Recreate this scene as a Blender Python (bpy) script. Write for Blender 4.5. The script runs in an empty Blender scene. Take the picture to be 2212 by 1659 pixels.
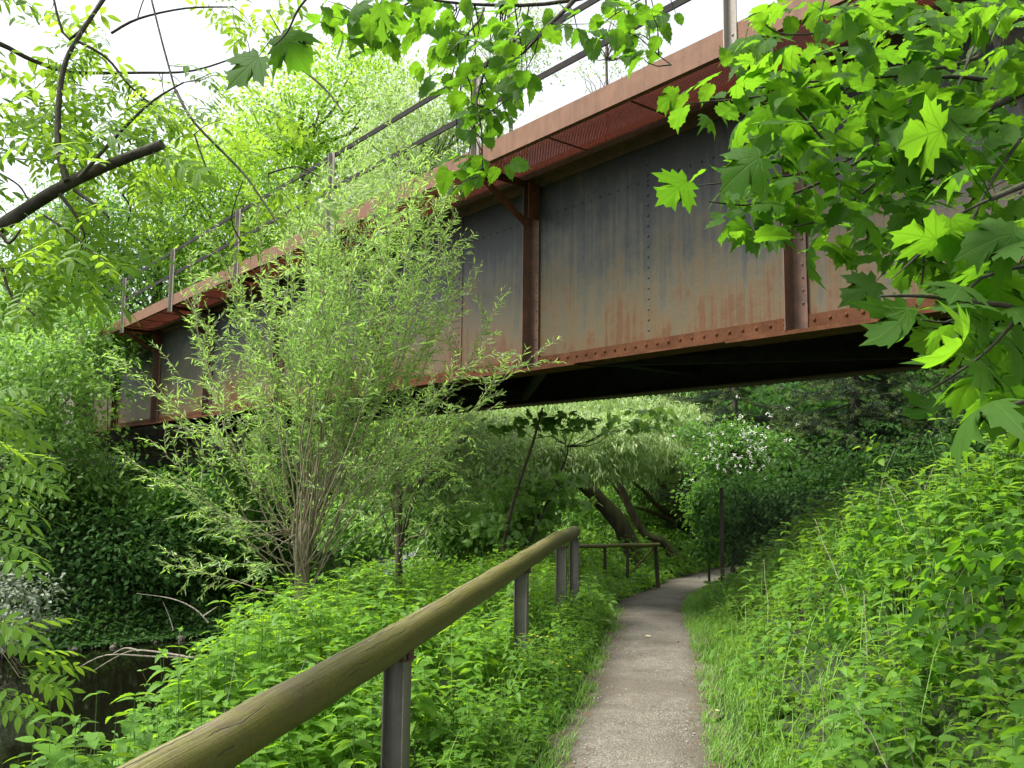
import bpy, math, random
import numpy as np
from mathutils import Vector, Matrix
random.seed(7); rng = np.random.default_rng(11)
S = bpy.context.scene
COL = S.collection
R = math.radians

# ------------------------------------------------------------------ camera, sky, sun, exposure
F, PITCH, ROLL, EYE, PW, PH = 1900.0, 0.1093, 0.0104, 1.6, 2212.0, 1659.0
cp, sp_ = math.cos(PITCH), math.sin(PITCH)
Rt0, Up0, Fw = Vector((1, 0, 0)), Vector((0, -sp_, cp)), Vector((0, cp, sp_))
Rt = Rt0 * math.cos(ROLL) + Up0 * math.sin(ROLL)
Up = Up0 * math.cos(ROLL) - Rt0 * math.sin(ROLL)
cam = bpy.data.cameras.new('camera'); camo = bpy.data.objects.new('camera', cam); COL.objects.link(camo)
camo.matrix_world = Matrix(((Rt.x, Up.x, -Fw.x, 0), (Rt.y, Up.y, -Fw.y, 0), (Rt.z, Up.z, -Fw.z, EYE), (0, 0, 0, 1)))
cam.sensor_width = 36; cam.lens = 36 * F / PW; cam.clip_start = 0.05; cam.clip_end = 2000
S.camera = camo

SUN_EL, SUN_AZ = R(58), R(-98)          # azimuth clockwise from +Y
w = bpy.data.worlds.new('World'); S.world = w; w.use_nodes = True
nt = w.node_tree; bg = nt.nodes['Background']
sky = nt.nodes.new('ShaderNodeTexSky'); sky.sky_type = 'NISHITA'; sky.sun_disc = False
sky.sun_elevation = SUN_EL; sky.sun_rotation = SUN_AZ; sky.dust_density = 4; sky.air_density = 1.2
hs = nt.nodes.new('ShaderNodeHueSaturation'); hs.inputs['Saturation'].default_value = 0.22; hs.inputs['Value'].default_value = 1.0
nt.links.new(sky.outputs[0], hs.inputs['Color']); nt.links.new(hs.outputs[0], bg.inputs[0])
bg.inputs[1].default_value = 0.15
sl = bpy.data.lights.new('sun', 'SUN'); sl.energy = 2.8; sl.angle = R(18); sl.color = (1, .96, .88)
slo = bpy.data.objects.new('sun', sl); COL.objects.link(slo)
sd = Vector((math.sin(SUN_AZ) * math.cos(SUN_EL), math.cos(SUN_AZ) * math.cos(SUN_EL), math.sin(SUN_EL)))
slo.rotation_euler = sd.to_track_quat('Z', 'Y').to_euler(); slo.location = sd * 50
S.view_settings.view_transform = 'Standard'; S.view_settings.look = 'None'
S.view_settings.exposure = 1.2; S.view_settings.gamma = 1
S.cycles.max_bounces = 8; S.cycles.diffuse_bounces = 4; S.cycles.transmission_bounces = 4
S.cycles.glossy_bounces = 2; S.cycles.transparent_max_bounces = 8

# ------------------------------------------------------------------ helpers
def at(px, py, Y):
    """a point of the place seen at photo pixel (px, py) (2212 wide) at distance Y along the ground"""
    d = Fw + Rt * ((px - PW / 2) / F) + Up * ((PH / 2 - py) / F)
    return Vector((0, 0, EYE)) + d * (Y / d.y)

def tag(o, label=None, cat=None, group=None, kind=None):
    if label: o['label'] = label
    if cat: o['category'] = cat
    if group: o['group'] = group
    if kind: o['kind'] = kind
    return o

def empty(name, loc, label, cat, group=None):
    o = bpy.data.objects.new(name, None); COL.objects.link(o); o.location = loc; o.empty_display_size = .2
    return tag(o, label, cat, group)

def nrm(a): return a / np.maximum(np.linalg.norm(a, axis=-1, keepdims=True), 1e-9)

class MB:
    """collects vertices, tris/quads and a per-vertex leaf attribute (u, v, random)"""
    def __init__(s): s.v = []; s.t = []; s.q = []; s.a = []; s.n = 0
    def add(s, v, tris=None, quads=None, attr=None):
        v = np.asarray(v, float).reshape(-1, 3)
        if tris is not None and len(tris): s.t.append(np.asarray(tris, int).reshape(-1, 3) + s.n)
        if quads is not None and len(quads): s.q.append(np.asarray(quads, int).reshape(-1, 4) + s.n)
        s.v.append(v); s.a.append(np.zeros((len(v), 3)) if attr is None else np.asarray(attr, float).reshape(-1, 3)); s.n += len(v)
    def box(s, c, ax, ay, az):
        c, ax, ay, az = [np.array(q, float) for q in (c, ax, ay, az)]
        v = [c + i * ax + j * ay + k * az for i in (-1, 1) for j in (-1, 1) for k in (-1, 1)]
        q = [(0, 1, 3, 2), (4, 6, 7, 5), (0, 4, 5, 1), (2, 3, 7, 6), (0, 2, 6, 4), (1, 5, 7, 3)]
        if np.dot(np.cross(ax, ay), az) < 0: q = [f[::-1] for f in q]
        s.add(v, quads=q)
    def tube(s, pts, rad, n=6, cap=True, wob=0):
        P = np.array([tuple(p) for p in pts], float); m = len(P)
        rad = np.broadcast_to(np.asarray(rad, float), (m,))
        T = nrm(np.gradient(P, axis=0)) if m > 2 else nrm(np.repeat((P[1:] - P[:1]), 2, 0))
        ref = np.array([0, 0, 1.]) if abs(T[0, 2]) < .9 else np.array([1., 0, 0])
        U = nrm(np.cross(T, ref)); V = np.cross(T, U)
        a = np.arange(n) * 2 * math.pi / n
        rr = rad[:, None] * (1 + (wob * rng.normal(size=(m, n)) if wob else 0))
        vv = P[:, None] + rr[..., None] * (np.cos(a)[None, :, None] * U[:, None] + np.sin(a)[None, :, None] * V[:, None])
        i = np.arange(m - 1)[:, None] * n; j = np.arange(n)[None]; k = (j + 1) % n
        q = np.stack([i + j, i + n + j, i + n + k, i + k], -1).reshape(-1, 4)[:, ::-1]
        L = np.concatenate([[0], np.cumsum(np.linalg.norm(np.diff(P, axis=0), axis=1))])
        at_ = np.stack([np.repeat(L, n), np.tile(a, m), np.zeros(m * n)], 1)
        s.add(vv.reshape(-1, 3), quads=q, attr=at_)
        if cap:
            for e, idx in ((0, -1), (m - 1, 1)):
                ring = vv[e]; f = [(0, 1 + (x + 1) % n, 1 + x) if idx < 0 else (0, 1 + x, 1 + (x + 1) % n) for x in range(n)]
                s.add(np.vstack([P[e:e + 1], ring]), tris=f)
    def dome(s, c, nv, r, h=None):
        nv = nrm(np.array(nv, float)); ref = np.array([0, 0, 1.]) if abs(nv[2]) < .9 else np.array([1., 0, 0])
        U = nrm(np.cross(nv, ref)); V = np.cross(nv, U); h = h or r * .8; a = np.arange(7) * 2 * math.pi / 7
        c = np.array(c, float)
        r0 = c + r * (np.cos(a)[:, None] * U + np.sin(a)[:, None] * V)
        r1 = c + .72 * r * (np.cos(a)[:, None] * U + np.sin(a)[:, None] * V) + nv * h * .7
        q = [(i, (i + 1) % 7, 7 + (i + 1) % 7, 7 + i) for i in range(7)]; t = [(7 + i, 7 + (i + 1) % 7, 14) for i in range(7)]
        s.add(np.vstack([r0, r1, c + nv * h]), tris=t, quads=q)
    def build(s, name, mat, parent=None, smooth=False):
        me = bpy.data.meshes.new(name)
        v = np.concatenate(s.v); t = np.concatenate(s.t) if s.t else np.zeros((0, 3), int); q = np.concatenate(s.q) if s.q else np.zeros((0, 4), int)
        loc = np.zeros(3)
        if parent is not None:
            p = parent; 
            while p is not None: loc = loc + np.array(p.location); p = p.parent
        me.vertices.add(len(v)); me.vertices.foreach_set('co', (v - loc).astype(np.float32).ravel())
        li = np.concatenate([t.ravel(), q.ravel()]).astype(np.int32)
        me.loops.add(len(li)); me.loops.foreach_set('vertex_index', li)
        ls = np.concatenate([np.arange(len(t)) * 3, len(t) * 3 + np.arange(len(q)) * 4]).astype(np.int32)
        me.polygons.add(len(ls)); me.polygons.foreach_set('loop_start', ls)
        smooth = smooth or name in ('foliage', 'crown', 'leaves', 'trunk', 'twigs', 'stem')
        me.polygons.foreach_set('use_smooth', np.full(len(ls), bool(smooth)))
        A = me.attributes.new('leaf', 'FLOAT_VECTOR', 'POINT'); A.data.foreach_set('vector', np.concatenate(s.a).astype(np.float32).ravel())
        me.update(calc_edges=True)
        if mat: me.materials.append(mat)
        o = bpy.data.objects.new(name, me); COL.objects.link(o)
        if parent is not None: o.parent = parent
        return o

# ------------------------------------------------------------------ node helper + materials
class NT:
    def __init__(s, name):
        s.m = bpy.data.materials.new(name); s.m.use_nodes = True; s.t = s.m.node_tree
        s.b = s.t.nodes['Principled BSDF']; s.out = s.t.nodes['Material Output']
    def n(s, typ, ins=None, **kw):
        x = s.t.nodes.new('ShaderNode' + typ)
        for k, v in kw.items(): setattr(x, k, v)
        for k, v in (ins or {}).items():
            if hasattr(v, 'is_output'): s.t.links.new(v, x.inputs[k])
            elif isinstance(v, bpy.types.Node): s.t.links.new(v.outputs[0], x.inputs[k])
            else: x.inputs[k].default_value = v
        return x
    def link(s, a, b): s.t.links.new(a.outputs[0] if isinstance(a, bpy.types.Node) else a, b)
    def math(s, op, a, b=0.0, c=0.0):
        return s.n('Math', {0: a, 1: b, 2: c}, operation=op)
    def mix(s, f, a, b, blend='MIX'):
        x = s.t.nodes.new('ShaderNodeMix'); x.data_type = 'RGBA'; x.blend_type = blend
        for k, v in ((0, f), (6, a), (7, b)):
            if hasattr(v, 'is_output'): s.t.links.new(v, x.inputs[k])
            elif isinstance(v, bpy.types.Node): s.t.links.new(v.outputs[2] if v.bl_idname == 'ShaderNodeMix' else v.outputs[0], x.inputs[k])
            else: x.inputs[k].default_value = v if k == 0 else (*v, 1)
        return x.outputs[2]
    def noise(s, vec, scale, detail=4, rough=.55):
        return s.n('TexNoise', {'Vector': vec, 'Scale': scale, 'Detail': detail, 'Roughness': rough})
    def ramp(s, fac, stops):
        x = s.n('ValToRGB', {0: fac}); e = x.color_ramp.elements
        while len(e) < len(stops): e.new(.5)
        for i, (p, c) in enumerate(stops):
            e[i].position = p; e[i].color = (*c, 1) if isinstance(c, tuple) else (c, c, c, 1)
        return x.outputs[0]
    def rng(s, v, a, b, c=0., d=1.):
        return s.n('MapRange', {0: v, 1: a, 2: b, 3: c, 4: d}).outputs[0]
    def bump(s, h, strength=.4, dist=.02):
        x = s.n('Bump', {'Height': h, 'Strength': strength, 'Distance': dist}); s.link(x, s.b.inputs['Normal']); return x

def leaf_mat(name, ca, cb, trans, vein=None, rough=.42, tfac=.45, spec=.4, under=1.25):
    k = NT(name); a = k.n('Attribute', attribute_name='leaf'); sx = k.n('SeparateXYZ', {0: a.outputs['Vector']})
    u, v, rnd = sx.outputs[0], sx.outputs[1], sx.outputs[2]
    col = k.mix(rnd, ca, cb)
    r2 = k.math('FRACT', k.math('MULTIPLY', rnd, 37.7))
    col = k.mix(k.math('MULTIPLY', r2, .35), col, tuple(c * .5 for c in ca))
    if vein:
        blem = k.noise(k.n('TexCoord').outputs['Object'], 38, 3, .6); col = k.mix(k.math('MULTIPLY', k.rng(blem.outputs[0], .55, .75), .35), col, tuple(c * .55 for c in ca))
    h = None
    au = k.math('ABSOLUTE', u)
    if vein == 'pinnate':
        mid = k.rng(au, .0, .03, 1, 0)
        wv = k.math('ABSOLUTE', k.math('SUBTRACT', k.math('FRACT', k.math('MULTIPLY', k.math('SUBTRACT', v, k.math('MULTIPLY', au, .8)), 8.)), .5))
        side = k.rng(wv, 0.0, .12, .55, 0)
        h = k.math('MAXIMUM', mid, side)
    elif vein == 'palmate':
        h = k.rng(au, 0, .026, 1, 0)
        for an in (.62, 1.05, 1.9):
            ca_, sa = math.cos(an), math.sin(an)
            d = k.math('ABSOLUTE', k.math('SUBTRACT', k.math('MULTIPLY', au, ca_), k.math('MULTIPLY', v, sa)))
            f = k.math('GREATER_THAN', k.math('ADD', k.math('MULTIPLY', au, sa), k.math('MULTIPLY', v, ca_)), 0.)
            h = k.math('MAXIMUM', h, k.math('MULTIPLY', k.rng(d, 0, .022, 1, 0), f))
        wv = k.math('ABSOLUTE', k.math('SUBTRACT', k.math('FRACT', k.math('MULTIPLY', k.math('SUBTRACT', v, k.math('MULTIPLY', au, .9)), 9.)), .5))
        h = k.math('MAXIMUM', h, k.rng(wv, 0., .1, .4, 0))
    tcol = k.mix(k.math('MULTIPLY', r2, .75 if vein == 'palmate' or name == 'hazel_leaf' else .35), trans, (trans[0] * .45, trans[1] * .6, trans[2]))
    if h is not None:
        col = k.mix(k.math('MULTIPLY', h, .4), col, (.16, .28, .06)); tcol = k.mix(k.math('MULTIPLY', h, .7), tcol, tuple(c * .4 for c in trans))
        bp = k.n('Bump', {'Height': h, 'Strength': .35, 'Distance': .004}); k.link(bp, k.b.inputs['Normal'])
    g = k.n('NewGeometry')
    col = k.mix(g.outputs['Backfacing'], col, k.mix(.5, col, tuple(min(1, c * under + .02) for c in cb)))
    k.link(col, k.b.inputs['Base Color']); k.b.inputs['Roughness'].default_value = rough; k.b.inputs['Specular IOR Level'].default_value = spec
    tr = k.n('BsdfTranslucent', {'Color': tcol}); mx = k.n('MixShader', {0: tfac, 1: k.b, 2: tr}); k.link(mx, k.out.inputs[0])
    return k.m

def bark_mat(name, ca, cb, moss=None, scale=14, mossamt=.5):
    k = NT(name); tc = k.n('TexCoord'); mp = k.n('Mapping', {'Vector': tc.outputs['Object'], 'Scale': (1, 1, .25)})
    n1 = k.noise(mp, scale, 6); n2 = k.noise(tc.outputs['Object'], 2.5, 3)
    col = k.mix(k.rng(n1.outputs[0], .35, .65), ca, cb)
    if moss:
        g = k.n('NewGeometry'); s = k.n('SeparateXYZ', {0: g.outputs['Normal']})
        f = k.math('MULTIPLY', k.rng(k.math('ADD', s.outputs[2], k.math('MULTIPLY', n2.outputs[0], 1.2)), .5, 1.2), mossamt)
        col = k.mix(f, col, moss)
    k.link(col, k.b.inputs['Base Color']); k.b.inputs['Roughness'].default_value = .85; k.bump(n1.outputs[0], .7, .03)
    return k.m

def steel_mat(name, kind):
    k = NT(name); tc = k.n('TexCoord'); o = tc.outputs['Object']
    s = k.n('SeparateXYZ', {0: o})
    st = k.noise(k.n('Mapping', {'Vector': o, 'Scale': (9, 9, .35)}), 1.6, 7, .62)          # vertical streaks
    st2 = k.noise(k.n('Mapping', {'Vector': o, 'Scale': (30, 30, .8)}), 1.5, 5, .6)
    bl = k.noise(o, .9, 6, .6); fine = k.noise(o, 45, 5, .7); mid = k.noise(o, 6, 6, .65)
    z = s.outputs[2]
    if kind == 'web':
        # rust rises from the bottom flange, dark blue-grey towards the top
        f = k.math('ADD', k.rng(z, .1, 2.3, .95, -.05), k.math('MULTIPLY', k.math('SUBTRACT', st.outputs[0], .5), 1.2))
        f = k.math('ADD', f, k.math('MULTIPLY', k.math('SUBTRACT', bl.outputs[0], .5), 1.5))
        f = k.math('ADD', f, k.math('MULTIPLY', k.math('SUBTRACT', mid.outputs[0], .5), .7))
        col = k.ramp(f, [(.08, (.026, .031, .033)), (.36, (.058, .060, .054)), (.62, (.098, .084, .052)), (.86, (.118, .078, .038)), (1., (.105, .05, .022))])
        pale = k.math('MULTIPLY', k.rng(st2.outputs[0], .6, .78), k.rng(mid.outputs[0], .45, .7))
        col = k.mix(k.math('MULTIPLY', pale, .4), col, (.2, .185, .15))
        ru = k.math('MULTIPLY', k.rng(mid.outputs[0], .58, .72), .5)
        col = k.mix(ru, col, (.09, .055, .026))
        sc = k.math('MULTIPLY', k.rng(fine.outputs[0], .7, .78), .5)
        col = k.mix(sc, col, (.26, .2, .14))
        run = k.noise(k.n('Mapping', {'Vector': o, 'Scale': (22, 22, .22)}), 1.7, 3, .5)
        col = k.mix(k.math('MULTIPLY', k.rng(run.outputs[0], .57, .66), k.math('MULTIPLY', k.rng(bl.outputs[0], .42, .6), .6)), col, (.045, .034, .024))
        k.b.inputs['Roughness'].default_value = .5; k.b.inputs['Specular IOR Level'].default_value = .28
    elif kind == 'rust':
        col = k.ramp(k.math('ADD', k.math('MULTIPLY', mid.outputs[0], .7), k.math('MULTIPLY', fine.outputs[0], .35)), [(.3, (.038, .016, .008)), (.5, (.084, .033, .014)), (.75, (.14, .062, .03))])
        k.b.inputs['Roughness'].default_value = .85; k.b.inputs['Specular IOR Level'].default_value = .15
    elif kind == 'rustdark':
        col = k.ramp(k.math('ADD', k.math('MULTIPLY', mid.outputs[0], .7), k.math('MULTIPLY', fine.outputs[0], .35)), [(.3, (.045, .032, .026)), (.5, (.1, .055, .036)), (.75, (.19, .09, .055))])
        k.b.inputs['Roughness'].default_value = .65
    elif kind == 'fascia':
        col = k.ramp(k.math('ADD', k.math('MULTIPLY', st.outputs[0], .5), k.math('MULTIPLY', mid.outputs[0], .5)), [(.3, (.08, .036, .015)), (.5, (.145, .063, .027)), (.72, (.195, .095, .047))])
        k.b.inputs['Roughness'].default_value = .7
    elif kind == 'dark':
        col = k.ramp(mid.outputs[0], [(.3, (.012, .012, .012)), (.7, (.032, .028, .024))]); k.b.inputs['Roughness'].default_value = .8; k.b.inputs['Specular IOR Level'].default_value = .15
    elif kind == 'galv':
        col = k.ramp(k.math('ADD', k.math('MULTIPLY', st.outputs[0], .6), k.math('MULTIPLY', fine.outputs[0], .3)), [(.3, (.17, .15, .115)), (.5, (.29, .265, .22)), (.7, (.38, .35, .30))])
        k.b.inputs['Roughness'].default_value = .55; k.b.inputs['Metallic'].default_value = .2
    elif kind == 'post':
        col = k.ramp(k.math('ADD', k.math('MULTIPLY', st.outputs[0], .6), k.math('MULTIPLY', mid.outputs[0], .4)), [(.32, (.085, .075, .065)), (.5, (.17, .155, .14)), (.7, (.26, .25, .235))])
        k.b.inputs['Roughness'].default_value = .6; k.b.inputs['Metallic'].default_value = .2
    elif kind == 'paleblue':
        col = k.ramp(k.math('ADD', k.math('MULTIPLY', st.outputs[0], .6), k.math('MULTIPLY', mid.outputs[0], .4)), [(.35, (.2, .24, .29)), (.55, (.5, .56, .62)), (.7, (.62, .68, .74))])
        k.b.inputs['Roughness'].default_value = .35
    k.link(col, k.b.inputs['Base Color'])
    k.bump(k.math('ADD', k.math('ADD', k.math('MULTIPLY', fine.outputs[0], .5), mid.outputs[0]), k.math('MULTIPLY', bl.outputs[0], 4. if kind == 'web' else .5)), .3, .012)
    return k.m

M = {}
for kd in ('web', 'rust', 'rustdark', 'fascia', 'dark', 'galv', 'post', 'paleblue'): M[kd] = steel_mat('steel_' + kd, kd)
# leaves: colour a, colour b, transmitted colour
M['maple'] = leaf_mat('maple_leaf', (.018, .062, .008), (.05, .125, .012), (.25, .53, .018), 'palmate', .6, .53, .12, 1.)
M['hazel'] = leaf_mat('hazel_leaf', (.032, .095, .011), (.065, .155, .017), (.24, .50, .018), 'pinnate', .6, .52, .18, 1.05)
M['ash'] = leaf_mat('ash_leaf', (.08, .18, .02), (.14, .28, .03), (.48, .74, .05), 'pinnate', .45, .55, .3)
M['willow'] = leaf_mat('willow_leaf', (.16, .29, .10), (.28, .42, .13), (.48, .76, .12), None, .38, .48, .5, 1.5)
M['nettle'] = leaf_mat('nettle_leaf', (.085, .205, .022), (.155, .32, .03), (.38, .66, .03), 'pinnate', .5, .44, .28, 1.1)
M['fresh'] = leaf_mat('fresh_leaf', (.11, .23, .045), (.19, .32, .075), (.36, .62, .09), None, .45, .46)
M['herb'] = leaf_mat('herb_leaf', (.075, .185, .028), (.145, .29, .042), (.34, .6, .04), None, .5, .42, .28)
M['bramble'] = leaf_mat('bramble_leaf', (.08, .18, .016), (.155, .29, .025), (.38, .62, .025), 'pinnate', .5, .44, .25, 1.1)
M['grass'] = leaf_mat('grass_blade', (.085, .21, .028), (.15, .3, .04), (.28, .52, .05), None, .45, .35, .3)
M['bright'] = leaf_mat('beech_leaf', (.12, .25, .025), (.2, .36, .04), (.52, .8, .06), None, .5, .5, .3)
M['mid'] = leaf_mat('alder_leaf', (.06, .15, .028), (.11, .24, .04), (.24, .5, .05), None, .5, .4, .3)
M['silver'] = leaf_mat('white_willow_leaf', (.26, .35, .15), (.38, .48, .21), (.5, .7, .18), None, .5, .42, .4, 1.2)
M['shade'] = leaf_mat('painted_shade_leaf', (.028, .075, .018), (.055, .125, .03), (.1, .24, .03), None, .65, .32, .1)  # leaf colour darkened to stand for the shade under the trees
M['conifer'] = leaf_mat('spruce_needles', (.022, .05, .02), (.04, .08, .026), (.04, .09, .02), None, .6, .15)
M['conshoot'] = leaf_mat('spruce_shoots', (.2, .32, .04), (.3, .42, .06), (.45, .62, .08), None, .5, .3)
M['grey'] = leaf_mat('grey_leaf', (.2, .25, .18), (.3, .34, .25), (.2, .3, .12), None, .6, .3)
M['bark'] = bark_mat('bark_grey_brown', (.05, .04, .03), (.13, .11, .085))
M['barkdark'] = bark_mat('bark_dark', (.022, .018, .014), (.06, .048, .036), (.05, .07, .015), 20, .35)
M['barkwillow'] = bark_mat('bark_willow', (.03, .023, .016), (.10, .075, .05), (.08, .11, .012), 8, .6)
M['stem'] = bark_mat('stem_olive', (.17, .15, .085), (.32, .28, .18), None, 30)
M['twig'] = bark_mat('twig_brown', (.035, .024, .016), (.09, .06, .04), None, 40)
M['dead'] = bark_mat('dead_wood', (.2, .17, .13), (.36, .32, .26), None, 40)
M['herbstem'] = bark_mat('herb_stem', (.06, .13, .03), (.12, .2, .05), None, 30)

def soil():
    k = NT('soil'); tc = k.n('TexCoord'); o = tc.outputs['Object']
    a = k.noise(o, 1.1, 5); b = k.noise(o, 14, 6, .7); c = k.noise(o, 60, 4, .7)
    col = k.ramp(b.outputs[0], [(.3, (.014, .010, .007)), (.55, (.032, .023, .016)), (.75, (.062, .048, .032))])
    col = k.mix(k.math('MULTIPLY', k.rng(a.outputs[0], .25, .5), .9), col, (.028, .055, .012))
    k.link(col, k.b.inputs['Base Color']); k.b.inputs['Roughness'].default_value = .95; k.bump(k.math('ADD', b.outputs[0], c.outputs[0]), .8, .05); return k.m
def gravel():
    k = NT('path_gravel'); tc = k.n('TexCoord'); o = tc.outputs['Object']
    a = k.noise(o, 1.3, 6, .6); b = k.noise(o, 11, 6, .7)
    v = k.n('TexVoronoi', {'Vector': o, 'Scale': 95.}); v2 = k.n('TexVoronoi', {'Vector': o, 'Scale': 42.})
    col = k.ramp(k.math('ADD', k.math('MULTIPLY', a.outputs[0], .6), k.math('MULTIPLY', b.outputs[0], .4)), [(.34, (.085, .078, .062)), (.5, (.150, .138, .108)), (.66, (.205, .192, .155))])
    hsv = k.n('SeparateColor', {0: v.outputs['Color']})
    col = k.mix(k.math('MULTIPLY', k.rng(hsv.outputs[0], .55, 1.), .45), col, (.36, .33, .29))
    col = k.mix(k.math('MULTIPLY', k.rng(hsv.outputs[1], .75, 1.), .6), col, (.075, .06, .05))
    at_ = k.n('Attribute', attribute_name='leaf'); eu = k.n('SeparateXYZ', {0: at_.outputs['Vector']}).outputs[0]
    ed = k.rng(k.math('ADD', eu, k.math('MULTIPLY', k.math('SUBTRACT', b.outputs[0], .5), 1.1)), .5, .98); col = k.mix(k.math('MULTIPLY', ed, .85), col, (.07, .052, .034))
    wet = k.noise(o, .8, 5, .6); col = k.mix(k.math('MULTIPLY', k.rng(wet.outputs[0], .46, .6), .6), col, (.085, .07, .052))
    dk = k.noise(o, 170, 2, .5)
    col = k.mix(k.math('MULTIPLY', k.rng(dk.outputs[0], .64, .7), .6), col, (.06, .05, .04))
    k.link(col, k.b.inputs['Base Color']); k.b.inputs['Roughness'].default_value = .93; k.b.inputs['Specular IOR Level'].default_value = .2
    k.bump(k.math('ADD', k.math('SUBTRACT', b.outputs[0], v.outputs['Distance']), k.math('MULTIPLY', v2.outputs['Distance'], -.5)), .55, .014); return k.m
def water():
    k = NT('river_water'); tc = k.n('TexCoord'); n = k.noise(tc.outputs['Object'], 2.2, 3); n2 = k.noise(tc.outputs['Object'], .5, 2)
    k.b.inputs['Base Color'].default_value = (.004, .0035, .002, 1); k.b.inputs['Specular IOR Level'].default_value = .4; k.b.inputs['Roughness'].default_value = .05; k.b.inputs['IOR'].default_value = 1.33
    k.bump(k.math('ADD', n.outputs[0], n2.outputs[0]), .07, .04); return k.m
def logmat():
    k = NT('log_mossy'); a = k.n('Attribute', attribute_name='leaf'); sx = k.n('SeparateXYZ', {0: a.outputs['Vector']})
    tc = k.n('TexCoord'); o = tc.outputs['Object']
    L, an = sx.outputs[0], sx.outputs[1]
    cv = k.n('CombineXYZ', {0: k.math('MULTIPLY', L, .8), 1: k.math('MULTIPLY', k.math('SINE', an), 1.), 2: k.math('COSINE', an)})
    g = k.noise(k.n('Mapping', {'Vector': cv, 'Scale': (1.2, 9, 9)}), 2.2, 7, .65)
    b = k.noise(o, 5, 5, .6); f = k.noise(o, 70, 5, .7)
    ring = k.noise(k.n('Mapping', {'Vector': cv, 'Scale': (14, 1, 1)}), 1.5, 4, .6)
    col = k.ramp(k.math('ADD', k.math('MULTIPLY', g.outputs[0], .65), k.math('MULTIPLY', f.outputs[0], .35)), [(.32, (.042, .032, .014)), (.5, (.088, .066, .03)), (.68, (.16, .125, .062))])
    ge = k.n('NewGeometry'); s = k.n('SeparateXYZ', {0: ge.outputs['Normal']})
    mo = k.math('MULTIPLY', k.rng(k.math('ADD', k.math('ADD', b.outputs[0], k.math('MULTIPLY', ring.outputs[0], .5)), k.math('MULTIPLY', s.outputs[2], -.12)), .40, .68), k.rng(f.outputs[0], .3, .5, .5, 1.))
    col = k.mix(k.math('MULTIPLY', mo, .9), col, k.mix(f.outputs[0], (.06, .064, .004), (.15, .15, .014)))
    kn = k.n('TexVoronoi', {'Vector': k.n('Mapping', {'Vector': cv, 'Scale': (1.6, .8, .8)}), 'Scale': 1.5}); col = k.mix(k.math('MULTIPLY', k.rng(kn.outputs['Distance'], .05, .14, 1, 0), .8), col, (.04, .028, .016))
    st = k.math('MULTIPLY', k.rng(ring.outputs[0], .56, .68), k.rng(b.outputs[0], .4, .6)); col = k.mix(k.math('MULTIPLY', st, .45), col, (.065, .05, .028))
    pl = k.math('MULTIPLY', k.rng(s.outputs[2], .55, .95), k.rng(g.outputs[0], .48, .62)); col = k.mix(k.math('MULTIPLY', pl, .45), col, (.36, .31, .22))
    cr = k.n('Mapping', {'Vector': cv, 'Scale': (.5, 14, 14)}); crn = k.noise(cr, 1.3, 2, .5)
    wgl = k.n('TexNoise', {'W': k.math('MULTIPLY', L, 2.2), 'Scale': 1., 'Detail': 4., 'Roughness': .6}, noise_dimensions='1D')
    crack = None
    for a0, lo, wd in ((4.75, .42, .05), (5.35, .5, .03), (5.9, .52, .022), (6.15, .47, .03)):
        gate = k.n('TexNoise', {'W': k.math('ADD', k.math('MULTIPLY', L, .9), a0 * 3.1), 'Scale': 1., 'Detail': 2.}, noise_dimensions='1D')
        dd = k.math('ABSOLUTE', k.math('SUBTRACT', an, k.math('ADD', a0 - .45, k.math('MULTIPLY', wgl.outputs[0], .9))))
        c1 = k.math('MULTIPLY', k.rng(dd, wd * .35, wd, 1, 0), k.rng(gate.outputs[0], lo, lo + .03))
        crack = c1 if crack is None else k.math('MAXIMUM', crack, c1)
    col = k.mix(k.math('MULTIPLY', crack, .85), col, (.012, .01, .008))
    k.link(col, k.b.inputs['Base Color']); k.b.inputs['Roughness'].default_value = .55
    k.bump(k.math('SUBTRACT', k.math('ADD', k.math('MULTIPLY', g.outputs[0], .6), k.math('MULTIPLY', f.outputs[0], .3)), crack), .5, .012); return k.m
def grating():
    k = NT('walkway_mesh'); tc = k.n('TexCoord'); s = k.n('SeparateXYZ', {0: tc.outputs['Object']})
    p = k.math('ADD', k.math('MULTIPLY', s.outputs[0], 16), k.math('MULTIPLY', s.outputs[1], 34)); q = k.math('SUBTRACT', k.math('MULTIPLY', s.outputs[0], 16), k.math('MULTIPLY', s.outputs[1], 34))
    wp = k.math('ABSOLUTE', k.math('SUBTRACT', k.math('FRACT', p), .5)); wq = k.math('ABSOLUTE', k.math('SUBTRACT', k.math('FRACT', q), .5))
    hole = k.math('MULTIPLY', k.math('LESS_THAN', wp, .3), k.math('LESS_THAN', wq, .3))
    n = k.noise(tc.outputs['Object'], 5, 5)
    col = k.ramp(n.outputs[0], [(.35, (.10, .036, .024)), (.65, (.17, .062, .04))])
    k.link(col, k.b.inputs['Base Color']); k.b.inputs['Roughness'].default_value = .7
    tl = k.n('BsdfTranslucent', {'Color': (.28, .085, .055, 1)}); m1 = k.n('MixShader', {0: .35, 1: k.b, 2: tl})
    tr = k.n('BsdfTransparent'); mx = k.n('MixShader', {0: k.math('MULTIPLY', hole, .35), 1: m1, 2: tr}); k.link(mx, k.out.inputs[0]); return k.m
def plain(name, c, rough=.6):
    k = NT(name); tc = k.n('TexCoord'); n = k.noise(tc.outputs['Object'], 25, 4)
    k.link(k.mix(n.outputs[0], tuple(x * .75 for x in c), tuple(min(1, x * 1.15) for x in c)), k.b.inputs['Base Color']); k.b.inputs['Roughness'].default_value = rough; return k.m
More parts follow.
